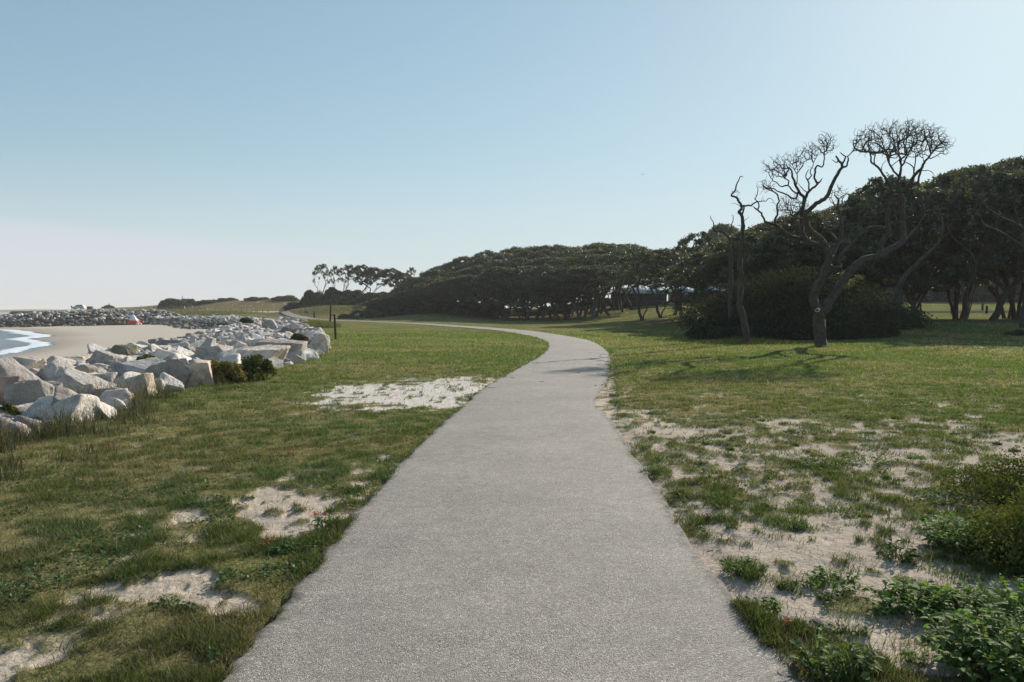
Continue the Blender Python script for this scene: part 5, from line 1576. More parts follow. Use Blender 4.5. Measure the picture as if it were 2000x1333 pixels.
# ------------------------------------------------------------------ plants in the foreground
def leaves_mesh(name, base, dirs, L, W, cols, mat, g, fold=0.25, droop=0.35):
    n = len(base)
    d = dirs / np.linalg.norm(dirs, axis=1)[:, None]
    side = np.cross(d, np.array([0, 0, 1.0]) + g.normal(0, 0.25, (n, 3))); side /= np.maximum(np.linalg.norm(side, axis=1)[:, None], 1e-5)
    up = np.cross(side, d)
    rows = [(0, 0.05), (0.3, 0.42), (0.62, 0.5), (0.85, 0.28), (1.0, 0.0)]
    V = []
    for t, w in rows:
        mid = base + d * (L * t)[:, None] - np.array([0, 0, 1.0]) * (droop * L * t * t)[:, None]
        wv = (W * w)[:, None]
        V.append(mid - side * wv + up * wv * fold); V.append(mid); V.append(mid + side * wv + up * wv * fold)
    V = np.stack(V, 1)
    f = []
    for k_ in range(4):
        a = k_ * 3
        f.append((a, a + 1, a + 4, a + 3)); f.append((a + 1, a + 2, a + 5, a + 4))
    f = np.array(f)
    F_ = (np.arange(n)[:, None, None] * 15 + f[None]).reshape(-1, 4)
    return mesh_arrays(name, V.reshape(-1, 3), [F_], np.repeat(cols, 15, 0), smooth=True, mat=mat)

def broad_plant(px, py, r, h, nst, nl, LL, col_, label, seed, name='broadleaf_weed', cat='plant', group='leafy weeds on the sand', flowers=0, grassy=0, spread=1.0, pos=None):
    g = np.random.default_rng(seed)
    q = T(px, py) if pos is None else np.array([pos[0], pos[1], hz(*pos)])
    e = empty(name, tuple(q))
    B, D, L, W, C = [], [], [], [], []
    st = MB()
    tips = []
    for k_ in range(nst):
        a = g.uniform(0, 2 * np.pi); rr = r * math.sqrt(g.random())
        root = np.array([rr * 0.55 * math.cos(a), rr * 0.55 * math.sin(a), 0.0])
        tip = np.array([rr * 1.1 * math.cos(a), rr * 1.1 * math.sin(a), h * (1 - 0.55 * (rr / r) ** 2) * g.uniform(0.7, 1.1)])
        if nst <= 6:
            m1 = MB(); m1.tube(root, tip, 0.0028, 0.0014, 4); m1.build('stem', M_stem, e)
        else: st.tube(root, tip, 0.0028, 0.0014, 4)
        tips.append(tip)
        for j in range(nl):
            t = 0.25 + 0.75 * (j + g.random()) / nl
            b = root + (tip - root) * t
            az = g.uniform(0, 2 * np.pi); el = g.uniform(0.0, 1.0)
            B.append(b); D.append((math.cos(az) * math.cos(el) + 0.3 * math.cos(a), math.sin(az) * math.cos(el) + 0.3 * math.sin(a), math.sin(el)))
            l_ = 1.25 * LL * g.uniform(0.6, 1.2) * (1.1 - 0.3 * t); L.append(l_); W.append(l_ * g.uniform(0.32, 0.5))
            C.append(np.array(col_) * g.uniform(0.65, 1.35) * np.array([g.uniform(0.85, 1.25), 1, g.uniform(0.7, 1.1)]))
    B, D, L, W, C = map(np.array, (B, D, L, W, C))
    link('leaves', leaves_mesh('leaves', B, D, L, W, C, M_broad, g), e)
    if nst > 6: st.build('stems', M_stem, e)
    if grassy:
        m = grassy; a = g.uniform(0, 2 * np.pi, m); q_ = r * 0.9 * np.sqrt(g.random(m))
        cc = np.array([0.10, 0.14, 0.045])[None] * (0.5 + 0.9 * g.random(m))[:, None]
        me = blades('blades', q_ * np.cos(a), q_ * np.sin(a), np.zeros(m), h * g.uniform(0.5, 1.25, m), np.full(m, 0.006), 0.2 + 0.8 * g.random(m), cc, M_blade, 2, 0.4, seed=seed + 5)
        link('blades', me, e)
    for k_ in range(flowers):
        tip = tips[k_ % len(tips)] + np.array([g.uniform(-.02, .02), g.uniform(-.02, .02), 0.045])
        flower(e, tip, g)
    tag(e, label, cat, group)
    return e

def flower(parent, at_, g, r=0.024):
    n = 11
    a = np.linspace(0, 2 * np.pi, n, endpoint=False)
    tilt = g.normal(0, 0.35, 2)
    def pt(rad, ang, z): return np.array([rad * math.cos(ang), rad * math.sin(ang), z + tilt[0] * rad * math.cos(ang) + tilt[1] * rad * math.sin(ang)])
    V, Fq, C = [], [], []
    for x in a:
        i = len(V)
        V += [pt(r * 0.25, x - 0.15, 0.002), pt(r * 0.25, x + 0.15, 0.002), pt(r, x + 0.23, -0.002), pt(r, x - 0.23, -0.002)]
        Fq.append((i, i + 1, i + 2, i + 3)); C += [(0.42, 0.03, 0.02)] * 2 + [(0.62, 0.12, 0.03)] * 2
    o = link('flower', mesh_arrays('flower', np.array(V), [np.array(Fq)], np.array(C), mat=M_petal), parent, tuple(at_))
    s_ = MB(); s_.tube((0, 0, -0.05), (0, 0, 0), 0.0018, n=5); s_.build('flower_stalk', M_stem, o)
    D, Fc = ICO[2]
    link('flower_centre', mesh_arrays('flower_centre', D * np.array([r * .3, r * .3, r * .2]) + np.array([0, 0, 0.004]), [Fc], mat=M_seed), o)

M_stem = mat_simple('green_stem', (0.10, 0.13, 0.05), 0.7, 0.2)
M_petal = mat_leaf('petal', 0.3, 0.03, 0.5, (1.3, 1.0, 0.8))
M_seed = mat_simple('flower_centre', (0.12, 0.03, 0.015), 0.9, 0.2)

def build_plants():
    G1 = (0.105, 0.175, 0.05); G2 = (0.09, 0.145, 0.045)
    broad_plant(1625, 1146, 0.19, 0.10, 22, 9, 0.048, G1, 'flat round mat of broad leaves alone on the bare sand', 1)
    broad_plant(1792, 1196, 0.27, 0.15, 60, 10, 0.058, G1, 'medium clump of broad bright leaves casting a shadow on the sand', 2)
    broad_plant(1975, 1318, 0.36, 0.30, 130, 12, 0.062, G1, 'largest clump of broad bright green leaves in the bottom right corner', 3)
    broad_plant(1985, 1225, 0.34, 0.24, 90, 11, 0.058, G1, 'dense green leaves filling the right edge just above the corner clump', 20)
    broad_plant(1640, 1322, 0.19, 0.19, 24, 9, 0.06, G2, 'clump of leaves and upright grass stalks at the edge of the asphalt', 4, grassy=170)
    broad_plant(1905, 1075, 0.36, 0.24, 100, 11, 0.055, G1, 'wide clump of pale green leaves in front of the yellowish shrub', 5)
    broad_plant(1850, 1040, 0.22, 0.14, 26, 9, 0.05, G2, 'low leafy clump at the left foot of the wide pale green clump', 6)
    broad_plant(1452, 1118, 0.15, 0.09, 18, 7, 0.04, G2, 'dark green weeds hugging the edge of the path beside the sand', 7, grassy=260, group='weeds along the path edge')
    broad_plant(1492, 1190, 0.11, 0.07, 12, 7, 0.038, G1, 'small leafy weed between the path edge and a dry mossy cushion', 8, group='weeds along the path edge')
    broad_plant(1605, 912, 0.30, 0.11, 26, 8, 0.045, G2, 'bright leafy weed patch in the middle of the thin sandy turf', 9)
    broad_plant(1690, 905, 0.34, 0.12, 26, 8, 0.045, G1, 'longer leafy weed patch beside the bright one in the sandy turf', 10)
    broad_plant(1285, 925, 0.14, 0.09, 12, 7, 0.042, G2, 'green weed tuft at the path edge where sand spills onto the asphalt', 11, grassy=90, group='weeds along the path edge')
    broad_plant(1750, 1092, 0.13, 0.12, 12, 8, 0.05, (0.045, 0.085, 0.035), 'dark narrow leaved rosette with a shadow in the sand', 12, grassy=60)
    broad_plant(1650, 1000, 0.2, 0.07, 12, 6, 0.04, G2, 'sparse weeds behind the bare sand strewn with footprints', 13, grassy=160)
    broad_plant(1535, 1028, 0.19, 0.09, 6, 5, 0.035, G2, 'rounded grassy tuft in the sand near the path', 14, grassy=420)
    broad_plant(1845, 980, 0.3, 0.13, 26, 8, 0.045, (0.08, 0.135, 0.04), 'light green weeds at the back edge of the yellowish shrub', 15)
    broad_plant(1790, 1290, 0.07, 0.04, 6, 5, 0.04, G1, 'small seedling with few leaves in the sand', 16)
    broad_plant(636, 1030, 0.13, 0.09, 16, 8, 0.04, (0.055, 0.12, 0.05), 'leafy plant with red flowers beside the bare sand on the left', 17, name='wildflower', cat='flower', group='red wildflowers', flowers=3)
    broad_plant(548, 1082, 0.12, 0.10, 14, 8, 0.04, (0.055, 0.12, 0.05), 'leafy plant with two orange red flowers in dark grass', 18, name='wildflower', cat='flower', group='red wildflowers', flowers=3)
    broad_plant(1570, 1240, 0.06, 0.05, 6, 6, 0.03, G2, 'tiny weed with one red flower at the right edge of the path', 19, name='wildflower', cat='flower', group='red wildflowers', flowers=1, grassy=60)
    for k_, (px, py, lab) in enumerate(((428, 856, 'single red flower in the grass straight below the sand patch edge'), (200, 882, 'red flower in the grass near the tall rough grass'), (128, 906, 'orange flower nearest the left edge of the lawn'),
                                        (568, 893, 'red flower between the two sandy scrapes and the big sand patch'), (1572, 885, 'dark red flower in the thin turf by the leafy patches'), (245, 878, 'orange red flower right of the one near the tall grass'))):
        broad_plant(px, py, 0.05, 0.05, 5, 5, 0.03, G2, lab, 30 + k_, name='wildflower', cat='flower', group='red wildflowers', flowers=2)
    # yellowish small-leaved shrub cut by the right edge of the frame
    make_shrub(3.82, 5.35, 0.74, 0.7, 0.60, 18000, 0.013, (0.10, 0.115, 0.028), 600, 'yaupon_shrub', 'yellowish small leaved shrub cut off by the right edge of the picture', 'shrub', core=0.72, clumps=40, up=0.4)
    make_shrub(4.85, 7.1, 0.95, 0.8, 0.5, 13000, 0.014, (0.085, 0.10, 0.025), 601, 'yaupon_shrub', 'dark green small leaved shrub just behind the yellowish one', 'shrub', core=0.72, clumps=40, up=0.4)
    make_shrub(2.98, 3.95, 0.42, 0.34, 0.34, 5000, 0.013, (0.09, 0.10, 0.03), 602, 'yaupon_shrub', 'shaded small leaved shrub beneath the largest clump of broad leaves', 'shrub', core=0.6, clumps=24, up=0.4)
    # grassy tufts through the thin turf on the right, and dry cushions by the path
    g = np.random.default_rng(88)
    X_, Y_, H_, C_ = [], [], [], []
    tries = 0; made = 0
    while made < 460 and tries < 6000:
        tries += 1
        th = math.radians(g.uniform(4, 36)); r = math.exp(g.uniform(math.log(3.6), math.log(17)))
        x, y = r * math.sin(th), r * math.cos(th)
        pdv = float(path_d(np.array([x]), np.array([y]))[0])
        if abs(pdv) < HALF + 0.08 or pdv < 0: continue
        bare = 1 - float(ell(np.array([x]), np.array([y]), 2.4, 4.9, 1.2, 1.7, -0.3)[0] < 1) * 0.86
        if g.random() > bare: continue
        n = int(g.uniform(50, 170)); R_ = g.uniform(0.04, 0.19)
        a = g.uniform(0, 2 * np.pi, n); q = R_ * np.sqrt(g.random(n)) * g.uniform(0.8, 1.2)
        X_.append(x + q * np.cos(a) * 1.3); Y_.append(y + q * np.sin(a)); H_.append(g.uniform(0.02, 0.085, n) * (1.1 - 0.5 * q / R_) * g.uniform(0.6, 1.25))
        C_.append((np.array([0.10, 0.14, 0.04]) * g.uniform(0.7, 1.15) * np.array([g.uniform(0.8, 1.35), 1, 1]))[None] * g.uniform(0.5, 1.4, n)[:, None])
        made += 1
    X_, Y_, H_, C_ = map(np.concatenate, (X_, Y_, H_, C_)); n = len(X_)
    r = np.hypot(X_, Y_)
    me = blades('tufts', X_, Y_, height(X_, Y_) - 0.003, H_, np.maximum(0.004, 0.0008 * r), 0.3 + 0.9 * g.random(n), C_, M_blade, 2, 0.4, seed=3)
    tag(link('sand_grass', me), 'small grass tufts sprinkled over the sandy ground right of the path', 'grass', kind='stuff')

def build_litter():
    g = np.random.default_rng(19); m = MB()
    for _ in range(420):
        i = int(g.integers(20, 110)); side = 1 if g.random() < 0.7 else -1
        c = CL[i]; hw = float(half_at(c[1])); x = c[0] + side * (hw - abs(g.normal(0, 0.16)) if g.random() < 0.8 else g.uniform(0, hw)); y = c[1] + g.uniform(-0.7, 0.7)
        if y < 3 or y > 32: continue
        a = g.uniform(0, 3.14); L = g.uniform(0.015, 0.07) * (1 + y / 25); z = hz(x, y) + 0.024
        mid = np.array([x, y, z + 0.004])
        d = np.array([math.cos(a), math.sin(a), 0]) * L; b = np.array([-d[1], d[0], 0]) * g.uniform(-0.3, 0.3)
        m.tube(mid - d, mid + b, 0.002 * (1 + y / 10), n=3); m.tube(mid + b, mid + d, 0.002 * (1 + y / 10), n=3)
    tag(m.build('twig_litter', M_wood), 'bits of dry twig and dead grass scattered on the asphalt edges', 'litter', kind='stuff')

# ------------------------------------------------------------------ posts, boards, fences
def build_furniture():
    def post(px, pyb, pyt, wpx, lean, name, label, cat, group=None, nub=False, wob=0.05):
        q = T(px, pyb); Y = q[1]; h = (pyb - pyt) * Y / F; w = wpx * Y / F / 2
        e = empty(name, tuple(q))
        m = MB(); m.tube((0, 0, -0.2), (lean * h, 0, h), w * 1.05, w * 0.9, 10, wob); m.build('shaft', M_post, e)
        m = MB(); m.tube((lean * h, 0, h), (lean * h, 0, h + 0.02), w * 0.92, w * 0.6, 10); m.build('cap', M_post, e)
        if nub:
            m = MB(); m.box((lean * h - w * 1.3, 0, h - 0.03), (w * 2.8, w * 1.2, 0.05)); m.build('peg', M_post, e)
        tag(e, label, cat, group)
    post(656, 664.5, 615, 4.6, -0.045, 'timber_post', 'nearer dark wooden post in the lawn, with a short peg at its top', 'post', 'dark posts standing in the lawn', True)
    post(644.5, 637, 593, 3.8, 0.05, 'timber_post', 'taller thin dark post leaning slightly, beside a dark stone', 'post', 'dark posts standing in the lawn')
    post(614, 620.5, 609, 3.6, 0.0, 'bollard', 'short thick wooden bollard at the edge of the far footpath', 'bollard')
    q = T(640, 639)
    V, Fc = boulder(888, 4, 6, 0.5, 0.04)
    o = link('flat_stone', mesh_arrays('flat_stone', V * np.array([0.30, 0.22, 0.25]), [Fc], np.tile((0.05, 0.05, 0.045), (len(V), 1)), mat=M_rock), loc=(q[0], q[1], q[2] + 0.07))
    tag(o, 'small dark stone lying in the grass at the foot of the taller post', 'stone')
    def board(px, pyb, w, h, lab):
        q = T(px, pyb); e = empty('interpretive_board', tuple(q), -0.15)
        for sx in (-1, 1):
            m = MB(); m.box((sx * w * 0.36, 0.05, 0.28), (0.06, 0.06, 0.62)); m.build('leg', M_post, e)
        m = MB(); m.V = []; m.box((0, 0, 0), (w, 0.05, h)); f = m.build('panel', M_panel, e, (0, 0, 0.62 + h * 0.35)); f.rotation_euler = (-0.7, 0, 0)
        m = MB(); m.box((0, -0.03, 0), (w * 0.9, 0.012, h * 0.86)); fc = m.build('panel_face', M_face, f)
        tag(e, lab, 'sign', 'low boards beside the footpath')
    board(697, 625, 0.74, 0.62, 'low dark angled board on two legs beside the dark bank bushes')
    board(598, 617, 0.74, 0.6, 'low dark angled board on two legs left of the bollard')

    def slat_fence(p0, p1, n, h, lab, lean=0.05):
        (xa, ya), (xb, yb) = p0, p1
        e = empty('slat_fence', ((xa + xb) / 2, (ya + yb) / 2, hz((xa + xb) / 2, (ya + yb) / 2)))
        m = MB(); g = np.random.default_rng(n); w = MB(); ez = e.location
        prev = None
        for i in range(n):
            t = i / (n - 1); x = xa + (xb - xa) * t; y = ya + (yb - ya) * t; z = hz(x, y)
            hh = h * g.uniform(0.8, 1.08)
            m.box((x - ez[0] + g.normal(0, .01), y - ez[1], z - ez[2] + hh / 2), (0.075, 0.025, hh))
            c = np.array([x - ez[0], y - ez[1], z - ez[2]])
            if prev is not None and i % 6 == 0:
                for zz in (0.3, 0.85): w.tube(prev + [0, -0.02, zz], c + [0, -0.02, zz], 0.012, n=4)
            if i % 6 == 0: prev = c
        m.build('slats', M_wood, e); w.build('wire', M_post, e)
        for i in range(0, n, 12):
            t = i / (n - 1); x = xa + (xb - xa) * t; y = ya + (yb - ya) * t; z = hz(x, y)
            q_ = MB(); q_.tube((x - ez[0], y - ez[1] + 0.07, z - ez[2] - 0.1), (x - ez[0], y - ez[1] + 0.07, z - ez[2] + h * 1.12), 0.06, n=7); q_.build('post', M_wood, e)
        tag(e, lab, 'fence', 'slat fences on the dunes')
    def at_(px, Y): return ((px - 1000) / F * Y, Y)
    slat_fence(at_(578, 214), at_(622, 207), 46, 1.35, 'pale broken slat fence right of the dark steep sided shrub')
    slat_fence(at_(546, 220), at_(572, 216), 30, 1.5, 'darker stretch of slat fence left of the dark steep sided shrub')
    slat_fence(at_(300, 282), at_(400, 274), 90, 1.3, 'long low slat fence at the foot of the pointed shrub mound')
    # rope and post fence
    a, b = at_(384, 262), at_(524, 244)
    e = empty('post_fence', ((a[0] + b[0]) / 2, (a[1] + b[1]) / 2, hz((a[0] + b[0]) / 2, (a[1] + b[1]) / 2))); ez = e.location
    prev = None; rp = MB(); n = 15
    for i in range(n):
        t = i / (n - 1); x = a[0] + (b[0] - a[0]) * t; y = a[1] + (b[1] - a[1]) * t; z = hz(x, y)
        c = np.array([x - ez[0], y - ez[1], z - ez[2]])
        m = MB(); m.tube(c + [0, 0, -0.1], c + [0, 0, 1.35], 0.13, 0.12, 8); m.build('post', M_wood, e)
        if prev is not None: rp.tube(prev + [0, 0, 1.0], c + [0, 0, 1.0], 0.03, n=5)
        prev = c
    rp.build('rope', M_wood, e)
    tag(e, 'line of fence posts with a rope running along the foot of the dune ridge', 'fence')
    for px, pt, Y, lab in ((357, 578, 288, 'thin marker post on the pointed shrub mound'), (395.5, 585.5, 294, 'thin marker post left of the low shrub mound'),
                           (418.5, 583.5, 296, 'thin marker post between the low mound and the green hump'), (214, 593.5, 330, 'short dark post on the isolated mound beyond the jetty')):
        x = (px - 1000) / F * Y; z = CAM_Z + (607 - pt) * Y / F
        m = MB(); zz = hz(x, Y); m.tube((0, 0, -0.1), (0, 0, z - zz), 0.10 if px > 300 else 0.2, n=7); 
        tag(m.build('marker_post', M_post, loc=(x, Y, zz)), lab, 'marker post', 'marker posts on the dunes')

    # timber posts of the parking area behind the oaks, and the road strip
    rd = MB(); xs = np.linspace(33, 110, 60)
    V, Fq = [], []
    for i, x in enumerate(xs):
        for j, dy in enumerate(np.linspace(-3.4, 3.4, 7)):
            y = 107 + dy + 0.06 * (x - 30); V.append((x, y, hz(x, y) + 0.03))
    idx = np.arange(60 * 7).reshape(60, 7)
    Fq = np.stack([idx[:-1, :-1].ravel(), idx[1:, :-1].ravel(), idx[1:, 1:].ravel(), idx[:-1, 1:].ravel()], 1)
    tag(link('access_road', mesh_arrays('access_road', np.array(V), [Fq], mat=M_road)), kind='structure')
    for i, x in enumerate(np.arange(38, 84, 4.6)):
        for k_, y in ((0, 101.5), (1, 113.5)):
            xx = x + k_ * 2.1; yy = y + 0.06 * (xx - 30)
            if 1000 + F * xx / yy > 2040: continue
            m = MB(); m.tube((0, 0, -0.2), (0, 0, 0.95), 0.16, 0.15, 10, 0.05); o = m.build('parking_bollard', M_post, loc=(xx, yy, hz(xx, yy)))
            tag(o, 'short timber bollard on the near side of the road behind the oaks' if k_ == 0 else 'short timber bollard on the far side of the road behind the oaks', 'bollard', 'timber bollards along the road behind the oaks')

M_panel = mat_simple('board_frame', (0.05, 0.05, 0.052), 0.6, 0.2)
M_face = mat_simple('board_face', (0.10, 0.11, 0.12), 0.4, 0.3, 6.0)
M_road = mat_simple('road_asphalt', (0.07, 0.068, 0.065), 1.0, 0.2, 1.5, spec=0.0)
M_wall = mat_simple('brown_siding', (0.060, 0.042, 0.032), 0.85, 0.25, 1.2)
M_roof = mat_simple('pale_metal_roof', (0.66, 0.67, 0.66), 0.65, 0.08, 1.0, spec=0.5)
M_glass = mat_simple('dark_glass', (0.02, 0.025, 0.03), 0.1, 0.1, spec=0.7)
M_white = mat_simple('white_paint', (0.72, 0.73, 0.74), 0.35, 0.05, spec=0.5)
M_tyre = mat_simple('tyre_rubber', (0.02, 0.02, 0.02), 0.9, 0.1)
M_canvas = mat_simple('white_canvas', (0.72, 0.72, 0.74), 0.8, 0.08)
M_orange = mat_simple('orange_canvas', (0.55, 0.11, 0.04), 0.8, 0.15)
M_brown = mat_simple('brown_boards', (0.075, 0.045, 0.035), 0.8, 0.25, 4.0)
M_skin = mat_simple('skin', (0.45, 0.27, 0.19), 0.6, 0.1)
M_cloth_a = mat_simple('pale_cloth', (0.55, 0.52, 0.48), 0.9, 0.1)
M_cloth_b = mat_simple('red_cloth', (0.35, 0.09, 0.07), 0.9, 0.1)
M_cloth_c = mat_simple('dark_cloth', (0.05, 0.055, 0.07), 0.9, 0.1)

def hip_roof(L, D, h, over=0.7, ridge=0.5):
    """standing seam hip roof: (surface mesh collector, seams collector)"""
    x, y = L / 2 + over, D / 2 + over; rx = max(0.05, x - y * ridge * 2)
    V = np.array([(-x, -y, 0), (x, -y, 0), (x, y, 0), (-x, y, 0), (-rx, 0, h), (rx, 0, h), (-x, -y, -0.18), (x, -y, -0.18), (x, y, -0.18), (-x, y, -0.18)])
    m = MB(); m.add(V, [np.array([(0, 1, 5, 4), (2, 3, 4, 5), (6, 7, 1, 0), (7, 8, 2, 1), (8, 9, 3, 2), (9, 6, 0, 3), (9, 8, 7, 6)]), np.array([(1, 2, 5), (3, 0, 4)])])
    s_ = MB()
    for sx in np.arange(-x + 0.4, x, 0.55):
        t = min(1.0, (x - abs(sx)) / (x - rx)); s_.tube((sx, -y, 0.02), (sx, -y + y * t, h * t + 0.02), 0.03, n=4)
    return m, s_

def build_buildings():
    def house(px0, px1, Y, D, eave_y, ridge_y, lab, rz=0.0, posts=True, open_=False):
        xa, xb = (px0 - 1000) / F * Y, (px1 - 1000) / F * Y; L = xb - xa; cx = (xa + xb) / 2
        z0 = hz(cx, Y) - 0.2; ze = CAM_Z + (607 - eave_y) * Y / F; zr = CAM_Z + (607 - ridge_y) * Y / F
        e = empty('park_building', (cx, Y + D / 2, z0), rz); H = ze - z0
        if not open_:
            m = MB(); m.box((0, 0, H / 2), (L, D, H)); m.build('wall', M_wall, e)
            n = max(2, int(L / 3))
            for i in range(n):
                x = -L / 2 + (i + 0.5) * L / n
                if i % 3 == 1:
                    m = MB(); m.box((x, -D / 2 - 0.03, 1.05 + 0.2), (1.0, 0.06, 2.1)); d_ = m.build('door', M_brown, e)
                    m = MB(); m.box((x + 0.38, -D / 2 - 0.08, 1.2), (0.06, 0.06, 0.16)); m.build('handle', M_white, d_)
                else:
                    m = MB(); m.box((x, -D / 2 - 0.03, 1.7), (1.3, 0.06, 1.1)); f_ = m.build('window', M_wood, e)
                    m = MB(); m.box((x, -D / 2 - 0.07, 1.7), (1.12, 0.03, 0.92)); m.build('pane', M_glass, f_)
        else:
            for i in range(4):
                for sy in (-1, 1):
                    m = MB(); m.box((-L / 2 + 0.3 + i * (L - 0.6) / 3, sy * (D / 2 - 0.3), H / 2), (0.3, 0.3, H)); m.build('column', M_wall, e)
            m = MB(); m.box((0, D / 2 - 0.6, H * 0.5), (L - 0.9, 0.12, H)); m.build('wall', M_wall, e)
        r_, s_ = hip_roof(L, D, zr - ze)
        ro = r_.build('roof', M_roof, e, (0, 0, H)); s_.build('seams', M_roof, ro)
        m = MB()
        m.box((0, -D / 2 - 2.2, 0.95), (L, 0.06, 0.07)); m.box((0, -D / 2 - 2.2, 0.5), (L, 0.05, 0.05))
        for i in range(int(L / 1.8) + 1): m.box((-L / 2 + i * 1.8, -D / 2 - 2.2, 0.5), (0.09, 0.09, 1.0))
        m.build('railing', M_wood, e)
        tag(e, lab, 'building', 'metal roofed buildings behind the oaks')
    house(1204, 1302, 150, 9, 572, 553, 'long brown building with pale metal roof seen between the leaning trunks')
    house(1318, 1366, 160, 8, 573, 557, 'small brown pavilion with pale metal roof right of the twin trunks', open_=True)
    house(1372, 1446, 148, 9, 571, 555, 'brown building with seamed pale hip roof left of the slender bare tree')
    # brown hut beyond the jetty
    Y = 315; x = (176.5 - 1000) / F * Y; z = hz(x, Y)
    e = empty('hut', (x, Y, z - 0.1))
    h = CAM_Z + (607 - 599.5) * Y / F - z + 0.1; w = 8.2 * Y / F
    m = MB(); m.box((0, 0, h / 2), (w, w, h)); m.build('wall', M_brown, e)
    m = MB(); m.box((0, 0, h + 0.06), (w + 0.16, w + 0.16, 0.12)); m.build('roof', M_post, e)
    m = MB(); m.box((0.1, -w / 2 - 0.03, h * 0.45), (w * 0.5, 0.06, h * 0.85)); d_ = m.build('door', M_wall, e)
    m = MB(); m.box((0.35, -w / 2 - 0.08, h * 0.45), (0.05, 0.05, 0.14)); m.build('handle', M_white, d_)
    tag(e, 'small square dark brown hut standing beyond the jetty', 'hut')
    # parked white suv
    Y = 318; x = (154 - 1000) / F * Y; z = hz(x, Y)
    e = empty('parked_car', (x, Y, z + 0.15), 0.05)
    body = [(-2.35, 0.35), (-2.38, 0.75), (-2.25, 0.95), (-1.25, 1.08), (-0.55, 1.62), (0.2, 1.74), (1.7, 1.72), (2.2, 1.15), (2.36, 0.95), (2.34, 0.4), (1.9, 0.3), (-1.9, 0.3)]
    m = MB(); m.prism(body, -0.9, 0.9); m.build('body', M_white, e)
    for wn_, prof in (('window', [(-1.02, 1.13), (-0.48, 1.55), (0.05, 1.62), (0.05, 1.13)]), ('window', [(0.15, 1.13), (0.15, 1.63), (1.0, 1.64), (1.0, 1.13)]), ('window', [(1.1, 1.13), (1.1, 1.64), (1.66, 1.62), (2.0, 1.13)])):
        m = MB(); m.prism(prof, -0.915, -0.895); m.prism(prof, 0.895, 0.915); m.build(wn_, M_glass, e)
    for sx in (-1.45, 1.45):
        for sy in (-0.82, 0.82):
            m = MB(); m.tube((sx, sy - 0.11, 0.34), (sx, sy + 0.11, 0.34), 0.37, n=18); w_ = m.build('wheel', M_tyre, e)
            m = MB(); m.tube((sx, sy - 0.125, 0.34), (sx, sy + 0.125, 0.34), 0.2, n=12); m.build('rim', M_white, w_)
    for sy in (-0.65, 0.65):
        m = MB(); m.box((-2.34, sy, 0.8), (0.08, 0.34, 0.14)); m.build('headlight', M_glass, e)
    m = MB(); m.box((0.6, 0, 1.78), (1.9, 1.3, 0.05)); m.build('roof_rack', M_post, e)
    tag(e, 'white estate car with dark windows parked beyond the jetty', 'car')
    x = (140.5 - 1000) / F * 316; z = hz(x, 316)
    e = empty('road_sign', (x, 316, z))
    m = MB(); m.box((0, 0, 0.7), (0.08, 0.08, 1.5)); m.build('pole', M_post, e); m = MB(); m.box((0, -0.06, 1.35), (0.55, 0.04, 0.55)); m.build('plate', M_post, e)
    tag(e, 'small dark sign on a pole in front of the parked white car', 'sign')

def skinned(name, verts, edges, radii, mat, parent):
    me = bpy.data.meshes.new(name); me.from_pydata(verts, edges, [])
    o = bpy.data.objects.new(name, me); COL.objects.link(o)
    o.modifiers.new('s', 'SKIN'); ss = o.modifiers.new('d', 'SUBSURF'); ss.levels = 1
    if not me.skin_vertices: 
        bpy.context.view_layer.update()
    for i, r in enumerate(radii): me.skin_vertices[0].data[i].radius = (r, r)
    me.skin_vertices[0].data[0].use_root = True
    bpy.context.view_layer.update()
    ev = o.evaluated_get(bpy.context.evaluated_depsgraph_get())
    nm = bpy.data.meshes.new_from_object(ev); nm.materials.clear(); nm.materials.append(mat); nm.name = name
    bpy.data.objects.remove(o)
    return link(name, nm, parent)

